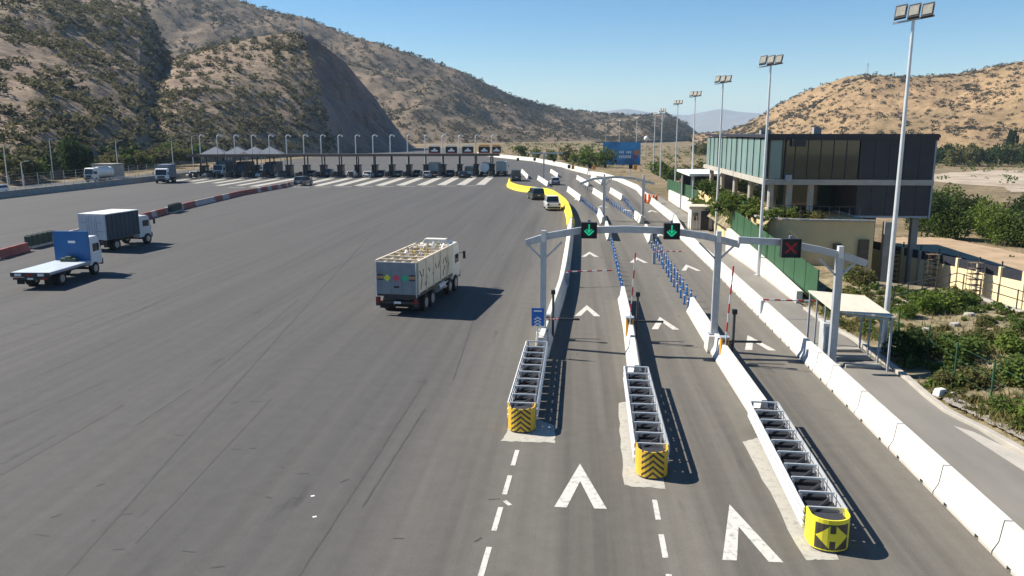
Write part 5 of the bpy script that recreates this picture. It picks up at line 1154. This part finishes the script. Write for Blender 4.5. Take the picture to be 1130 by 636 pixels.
MB().sweep([(-.2, -1.2), (-.2, .12), (.2, .12), (.2, -1.2)], RP).build('edge_beam', K['pale_concrete'], rl, bevel=.02)
for z in (.55, 1.05):
    for a, b in zip(RP[:-1], RP[1:]): MB().beam((a[0], a[1], z + .1), (b[0], b[1], z + .1), .045).build('rail', K['dark'], rl)
for p, rz in along([(x, y) for x, y, z in RP], 1.6): MB().cyl((p.x, p.y, .1), (p.x, p.y, 1.2), .035, n=6).build('rail_post', K['dark'], rl)

# garden posts, plants, grass ---------------------------------------------
gfn = thing('post_fence', 'thin green posts of a wire fence along the garden kerb', 'fence', (15.0, 30, 0))
fpts = [G(989, 384)[:2], G(1022, 402)[:2], G(1052, 425)[:2], G(1092, 450)[:2], G(1136, 478)[:2], G(972, 372)[:2]]; fpts.sort(key=lambda p: -p[1])
for x, y in fpts: MB().cyl((x - 15, y - 30, 0), (x - 15, y - 30, 1.75), .04, n=8).build('fence_post', K['fence_green'], gfn)
for z in (.5, 1.1, 1.65):
    for a, b in zip(fpts[:-1], fpts[1:]): MB().beam((a[0] - 15, a[1] - 30, z), (b[0] - 15, b[1] - 30, z), .012).build('wire', K['fence_green'], gfn)
def gz(x, y): return float(garden_z(np.array(x), np.array(y))) - .05
q3 = random.Random(11)
gard = [((1000, 392), 1.25, 1.7, 'leaf_b', 'dense dark shrub in shade at the shelter corner'), ((1018, 350), 1.1, 1.3, 'leaf_d', 'broad leafy shrub below the railing, left'), ((1037, 345), 1.3, 1.4, 'leaf_d', 'tall bright shrub below the railing corner'), ((1060, 340), 1.0, 1.0, 'leaf_a', 'low green shrub near the railing corner'),
        ((1030, 390), 1.0, 1.2, 'leaf_c', 'olive shrub in mid garden between the fence posts'), ((1056, 398), 1.2, 1.4, 'leaf_a', 'round green shrub in mid garden'), ((1075, 425), 1.0, 1.1, 'leaf_c', 'dry olive shrub beside the gravel verge'), ((1112, 395), 1.1, 1.2, 'leaf_d', 'bright green shrub near the right frame edge'),
        ((1125, 430), 1.1, 1.3, 'leaf_a', 'green shrub at the right frame edge above the kerb'), ((1090, 385), .8, .8, 'leaf_c', 'small olive shrub on the bare soil'), ((1105, 455), .7, .8, 'leaf_a', 'small shrub at the foot of the last fence post'), ((1040, 420), .8, .9, 'leaf_c', 'yellowish shrub behind the kerb'),
        ((1000, 355), .8, .9, 'leaf_d', 'small leafy shrub beside the tall mast'), ((1128, 375), .8, .9, 'leaf_a', 'small shrub below the railing at the right edge'), ((1085, 362), .7, .6, 'leaf_c', 'low dusty shrub beside the concrete edge beam'), ((1150, 470), 1.2, 1.4, 'leaf_d', 'leafy shrub cut by the right frame edge')]
for i, (pp, rx, h, mm, lab) in enumerate(gard):
    x, y, z = G(*pp, .25); shrub('garden_shrub', lab, (x, y, gz(x, y)), rx, h, mm, 1300, .08, i % 4)
for i, (pp, rx, h, mm, lab) in enumerate([((945, 322), 1.3, 2.0, 'leaf_c', 'tall loose shrub at the end of the green fence'), ((935, 318), .8, 1.5, 'leaf_d', 'slim leafy shrub against the green fence end')]):
    x, y, z = G(*pp, 0); shrub('fence_shrub', lab, (x + .3, y, -.05), rx, h, mm, 1000, .085, i)
# grass on the garden bank
Bl = []; rg = np.random.default_rng(5)
for k in range(9000):
    y = rg.uniform(22, 50); xk = np.interp(y, [p[1] for p in reversed(kp)], [p[0] for p in reversed(kp)]) + .3; x = xk + abs(rg.normal()) * 3.0
    if x > 24 or fbm(np.array(x / 2.2), np.array(y / 2.2), 3, 51) < -.02: continue
    z = gz(x, y); h = rg.uniform(.12, .42); a = rg.uniform(0, 6.28); dx, dy = math.cos(a) * .03, math.sin(a) * .03; lx, ly = rg.normal(size=2) * .1
    Bl += [(x - dx, y - dy, z), (x + dx, y + dy, z), (x + lx + dx * .2, y + ly, z + h), (x + lx - dx * .2, y + ly, z + h)]
stuff(link('garden_grass', quad_mesh('garden_grass', np.array(Bl), K['dry_grass'])), 'dry yellow-green grass on the garden bank', 'grass')
def undergrowth(name, label, pts, size, m, nleaf, seed):
    r = np.random.default_rng(seed); base = [leaf_cloud(nleaf, (1, 1, .7), .17, 700 + i, lumps=4) for i in range(5)]; A = []
    for k_, (x, y, z) in enumerate(pts):
        s = r.uniform(*size); th = r.uniform(0, 6.28); c, sn = math.cos(th), math.sin(th); B = base[k_ % 5] * s; A.append(np.stack([B[:, 0] * c - B[:, 1] * sn, B[:, 0] * sn + B[:, 1] * c, B[:, 2]], -1) + np.array([x, y, z + s * .3]))
    return stuff(link(name, quad_mesh(name, np.concatenate(A), m)), label, 'undergrowth')
def gpts(n, seed, thr):
    r = np.random.default_rng(seed); o = []
    while len(o) < n:
        y = r.uniform(22, 50); xk = np.interp(y, [p[1] for p in reversed(kp)], [p[0] for p in reversed(kp)]) + .5; x = xk + r.uniform(0, 1) * (23.5 - xk)
        if fbm(np.array(x / 3.0), np.array(y / 3.0), 3, seed) > thr: o.append((x, y, gz(x, y)))
    return o
undergrowth('garden_undergrowth', 'low green weeds covering the garden bank', gpts(330, 61, 0.02), (.22, .6), K['leaf_a'], 110, 1)
undergrowth('garden_undergrowth', 'dry olive weeds between the garden shrubs', gpts(260, 62, 0.0), (.2, .5), K['leaf_c'], 110, 2)
rv = np.random.default_rng(77); fl = []
for k_ in range(2600):
    x, y = rv.uniform(28, 420), rv.uniform(60, 560)
    if x / y > .62 or fbm(np.array(x / 40.), np.array(y / 40.), 3, 9) < .0: continue
    if 85 < y - 0 * x < 175 and x > 40: continue
    fl.append((x, y, -3.2 if x < 60 else -4.1))
undergrowth('valley_scrub', 'low scrub on the dry river flats', fl, (.6, 2.0), K['leaf_c'], 22, 3)
fl = []
for k_ in range(1500):
    y = rv.uniform(200, 720); x = rv.uniform(-60, 260); e = np.interp(y, [150, 188, 235, 282, 326, 420, 520, 900], [18, 12, 5, -6, -22, -50, -60, -90])
    if x > e + 3 and (x < 16 or y > 150): fl.append((x, y, -.2 if x < 19 else -2.8))
undergrowth('valley_scrub', 'green scrub on the valley floor beyond the far white wall', fl, (.7, 2.4), K['leaf_a'], 22, 4)
for k, (px, py) in enumerate(((1022, 365), (1052, 362), (1094, 378), (1106, 388), (1070, 352))):
    x, y, z = G(px, py, .4); t = MB(); 
    n = 7; pr = [(math.cos(i * 6.283 / n) * q3.uniform(.18, .36), math.sin(i * 6.283 / n) * q3.uniform(.14, .3)) for i in range(n)]; t.prism([(a, b, -.1) for a, b in pr], (0.03, 0.02, .28)); o = t.build('stone', K['pale_concrete'], None, (x, y, gz(x, y) + .04), bevel=.05)
    tag(o, 'pale stone lying in the garden ' + ['by the left shrubs', 'below the railing corner', 'on the bare soil', 'right of the bare soil', 'near the edge beam'][k], 'stone')
x, y, z = G(1034, 440); t = thing('rubble', 'broken white concrete lump on the kerb edge', 'rubble', (x + .1, y, .12)); MB().box((0, 0, .14), (.5, .35, .3), .4, taper=(.7, .8)).build('chunk', K['barrier'], t, bevel=.05); MB().box((.42, -.12, .08), (.3, .28, .2), .9, taper=(.7, .7)).build('chunk', K['pale_concrete'], t, bevel=.04)

# terrace planting in front of and under the building
for i in range(14):
    px = 792 + i * 10 + q3.uniform(-3, 3); yy = 62.8 + max(0, (868 - px) / 5.0) * .35 + q3.uniform(0, 2.5); x = AY(px, 240, yy)[0]
    if px > 905: continue
    shrub('terrace_plant', 'leafy plant on the terrace below the glass floor', (x, yy, zf + .0), q3.uniform(.5, 1.0), q3.uniform(.6, 1.3), q3.choice(['leaf_a', 'leaf_c', 'leaf_d']), 320, .16, i % 4, 'terrace plants', 'plant')
ys = np.linspace(63, 96, 30); xs = np.linspace(0, 1, 5); BX = 13.55 + (15.2 - 13.55) * xs[None, :] + 0 * ys[:, None]; BY = ys[:, None] + 0 * xs[None, :]
struct(link('planted_bank', grid_mesh('planted_bank', BX, BY, 1.5 + 1.95 * xs[None, :] + 0 * ys[:, None] + .2 * fbm(BX, BY, 3, 4), gmat)))
undergrowth('bank_undergrowth', 'green ground cover on the bank beside the glass building', [(x, y, 1.6 + (x - 13.55) * 1.2) for x, y in zip(rv.uniform(13.7, 15.4, 170), rv.uniform(62.5, 95, 170))], (.3, .75), K['leaf_a'], 90, 9)
for i in range(9):
    yy = 70 + i * 4.2; shrub('hedge_bush', 'green bush in the hedge left of the building columns', (14.6 + q3.uniform(-.5, 1.2) if yy < 96 else 16.5, yy, zf if yy < 96 else 0), q3.uniform(1.0, 1.7), q3.uniform(1.2, 2.2), q3.choice(['leaf_a', 'leaf_b']), 420, .13, i % 4, 'hedge by the building', 'bush')

# trees beyond the wall, by the river and along the lanes -------------------
for i in range(22):
    px = 1006 + i * 8.2 + q3.uniform(-5, 5); yy = q3.choice([247, 251, 256, 262]) + (px - 1006) * .10; x, y, z = G(px, yy, -2.9)
    h = q3.uniform(3.6, 6.2); tree('riverside_tree', 'dense green riverside tree beyond the perimeter wall', (x, y, -2.9), h * q3.uniform(.42, .6), h, q3.choice(['leaf_a', 'leaf_d', 'leaf_a', 'leaf_b']), 2200, .058, i % 5, 'riverside trees beyond the wall')
for i in range(34):
    px = 1030 + i * 5 + q3.uniform(-4, 4); x, y, z = G(px, q3.uniform(178, 184), -4.1); h = q3.uniform(6, 10)
    tree('valley_tree', 'dark tree in the far line at the foot of the tan hill', (x, y, -4.1), h * .5, h, q3.choice(['leaf_b', 'leaf_c', 'leaf_b']), 420, .13, i % 5, 'tree line below the tan hill')
x, y, z = G(1114, 180, -4.1); tree('poplar_tree', 'tall dark pointed tree standing above the far tree line', (x, y, -4.1), 3.6, 18.5, 'leaf_b', 900, .12, 2, None, 1.0)
for i in range(26):
    px = 770 + i * 3.4 + q3.uniform(-3, 3); x, y, z = G(px, q3.uniform(168, 173), -3); h = q3.uniform(5, 8.5)
    tree('valley_tree', 'dark valley tree behind the left end of the building', (x, y, -3), h * .6, h, q3.choice(['leaf_b', 'leaf_b', 'leaf_c']), 360, .14, i % 5, 'valley trees behind the building')
for i in range(30):
    px = 556 + i * 7.3 + q3.uniform(-3, 3); py = 176 + (px - 556) * .085 + q3.uniform(-2, 5); x, y, z = G(px, py, -.5)
    if x < np.interp(y, [150, 172, 188, 235, 282, 326, 420, 520], [14, 12, 8, 1, -11, -29, -56, -66]): x = float(np.interp(y, [150, 172, 188, 235, 282, 326, 420, 520], [16, 14, 10, 3, -9, -26, -53, -63])) + q3.uniform(0, 8)
    if 656 < px < 716: continue
    h = q3.uniform(3.5, 6.5); tree('roadside_tree', 'green roadside tree behind the far white wall', (x + 2, y, -.3 if x < 18 else -2.6), h * .6, h, q3.choice(['leaf_a', 'leaf_c', 'leaf_d', 'leaf_a']), 420, .13, i % 5, 'roadside trees behind the far wall')
for k, (px, rx, h) in enumerate(((81, 3.0, 9.6), (93, 3.4, 8.8))):
    x, y, z = G(px, 195); tree('evergreen_tree', ['left one of two dark trees at the foot of the left hill', 'right one of two dark trees at the foot of the left hill'][k], (x, y, -.2), rx, h, 'leaf_b', 1400, .10, k)
for i in range(60):
    px = 2 + i * 3.7 + q3.uniform(-4, 4)
    if 68 < px < 106: continue
    py = 201 - px * .085 + q3.uniform(-9, 0); d_ = AD(px, py, 172 + px * .42 + q3.uniform(0, 30))
    h = q3.uniform(2.0, 4.6); shrub('hillside_shrub', 'green shrub along the foot of the left hillside', (d_[0], d_[1], max(d_[2], -.3) if False else -.2 + max(0, (math.hypot(d_[0], d_[1]) - (160 + px * .42)) * .11)), h * .75, h, q3.choice(['leaf_a', 'leaf_c', 'leaf_b', 'scrub']), 300, .15, i % 4, 'shrubs at the hill foot')

# thin pylons on the ridges
for lab, px, py, D in (('lattice pylon on the spur top above the cutting', 334, 41, 463), ('tiny pylon on the tan hill crest', 957, 82, 962)):
    x, y, z = AD(px, py, D); t = thing('pylon', lab, 'pylon', (x, y, z - 1)); H_ = 12 if D < 500 else 13
    for a, b in ((-1, -1), (1, -1), (1, 1), (-1, 1)): MB().beam((a * 1.0, b * 1.0, 0), (a * .15, b * .15, H_), .14).build('leg', K['steel'], t)
    for k in range(4): MB().box((0, 0, 2 + k * 2.6), (2.0 - k * .4, 2.0 - k * .4, .1)).build('brace', K['steel'], t)
    MB().box((0, 0, H_ - 2), (4, .15, .15)).build('cross_arm', K['steel'], t)

# ------------------------------------------------------------------ haze
def haze_box():
    m = bpy.data.materials.new('haze'); m.use_nodes = True; t = m.node_tree; t.nodes.clear(); o = t.nodes.new('ShaderNodeOutputMaterial'); v = t.nodes.new('ShaderNodeVolumePrincipled')
    v.inputs['Color'].default_value = (0.60, 0.80, 1.0, 1); v.inputs['Density'].default_value = 0.00009; v.inputs['Anisotropy'].default_value = 0.0
    t.links.new(v.outputs[0], o.inputs['Volume'])
    b = MB().box((0, 6500, 151), (17000, 15600, 320)).build('haze', m); stuff(b, 'thin pale blue air haze over the valley', 'haze')
haze_box()
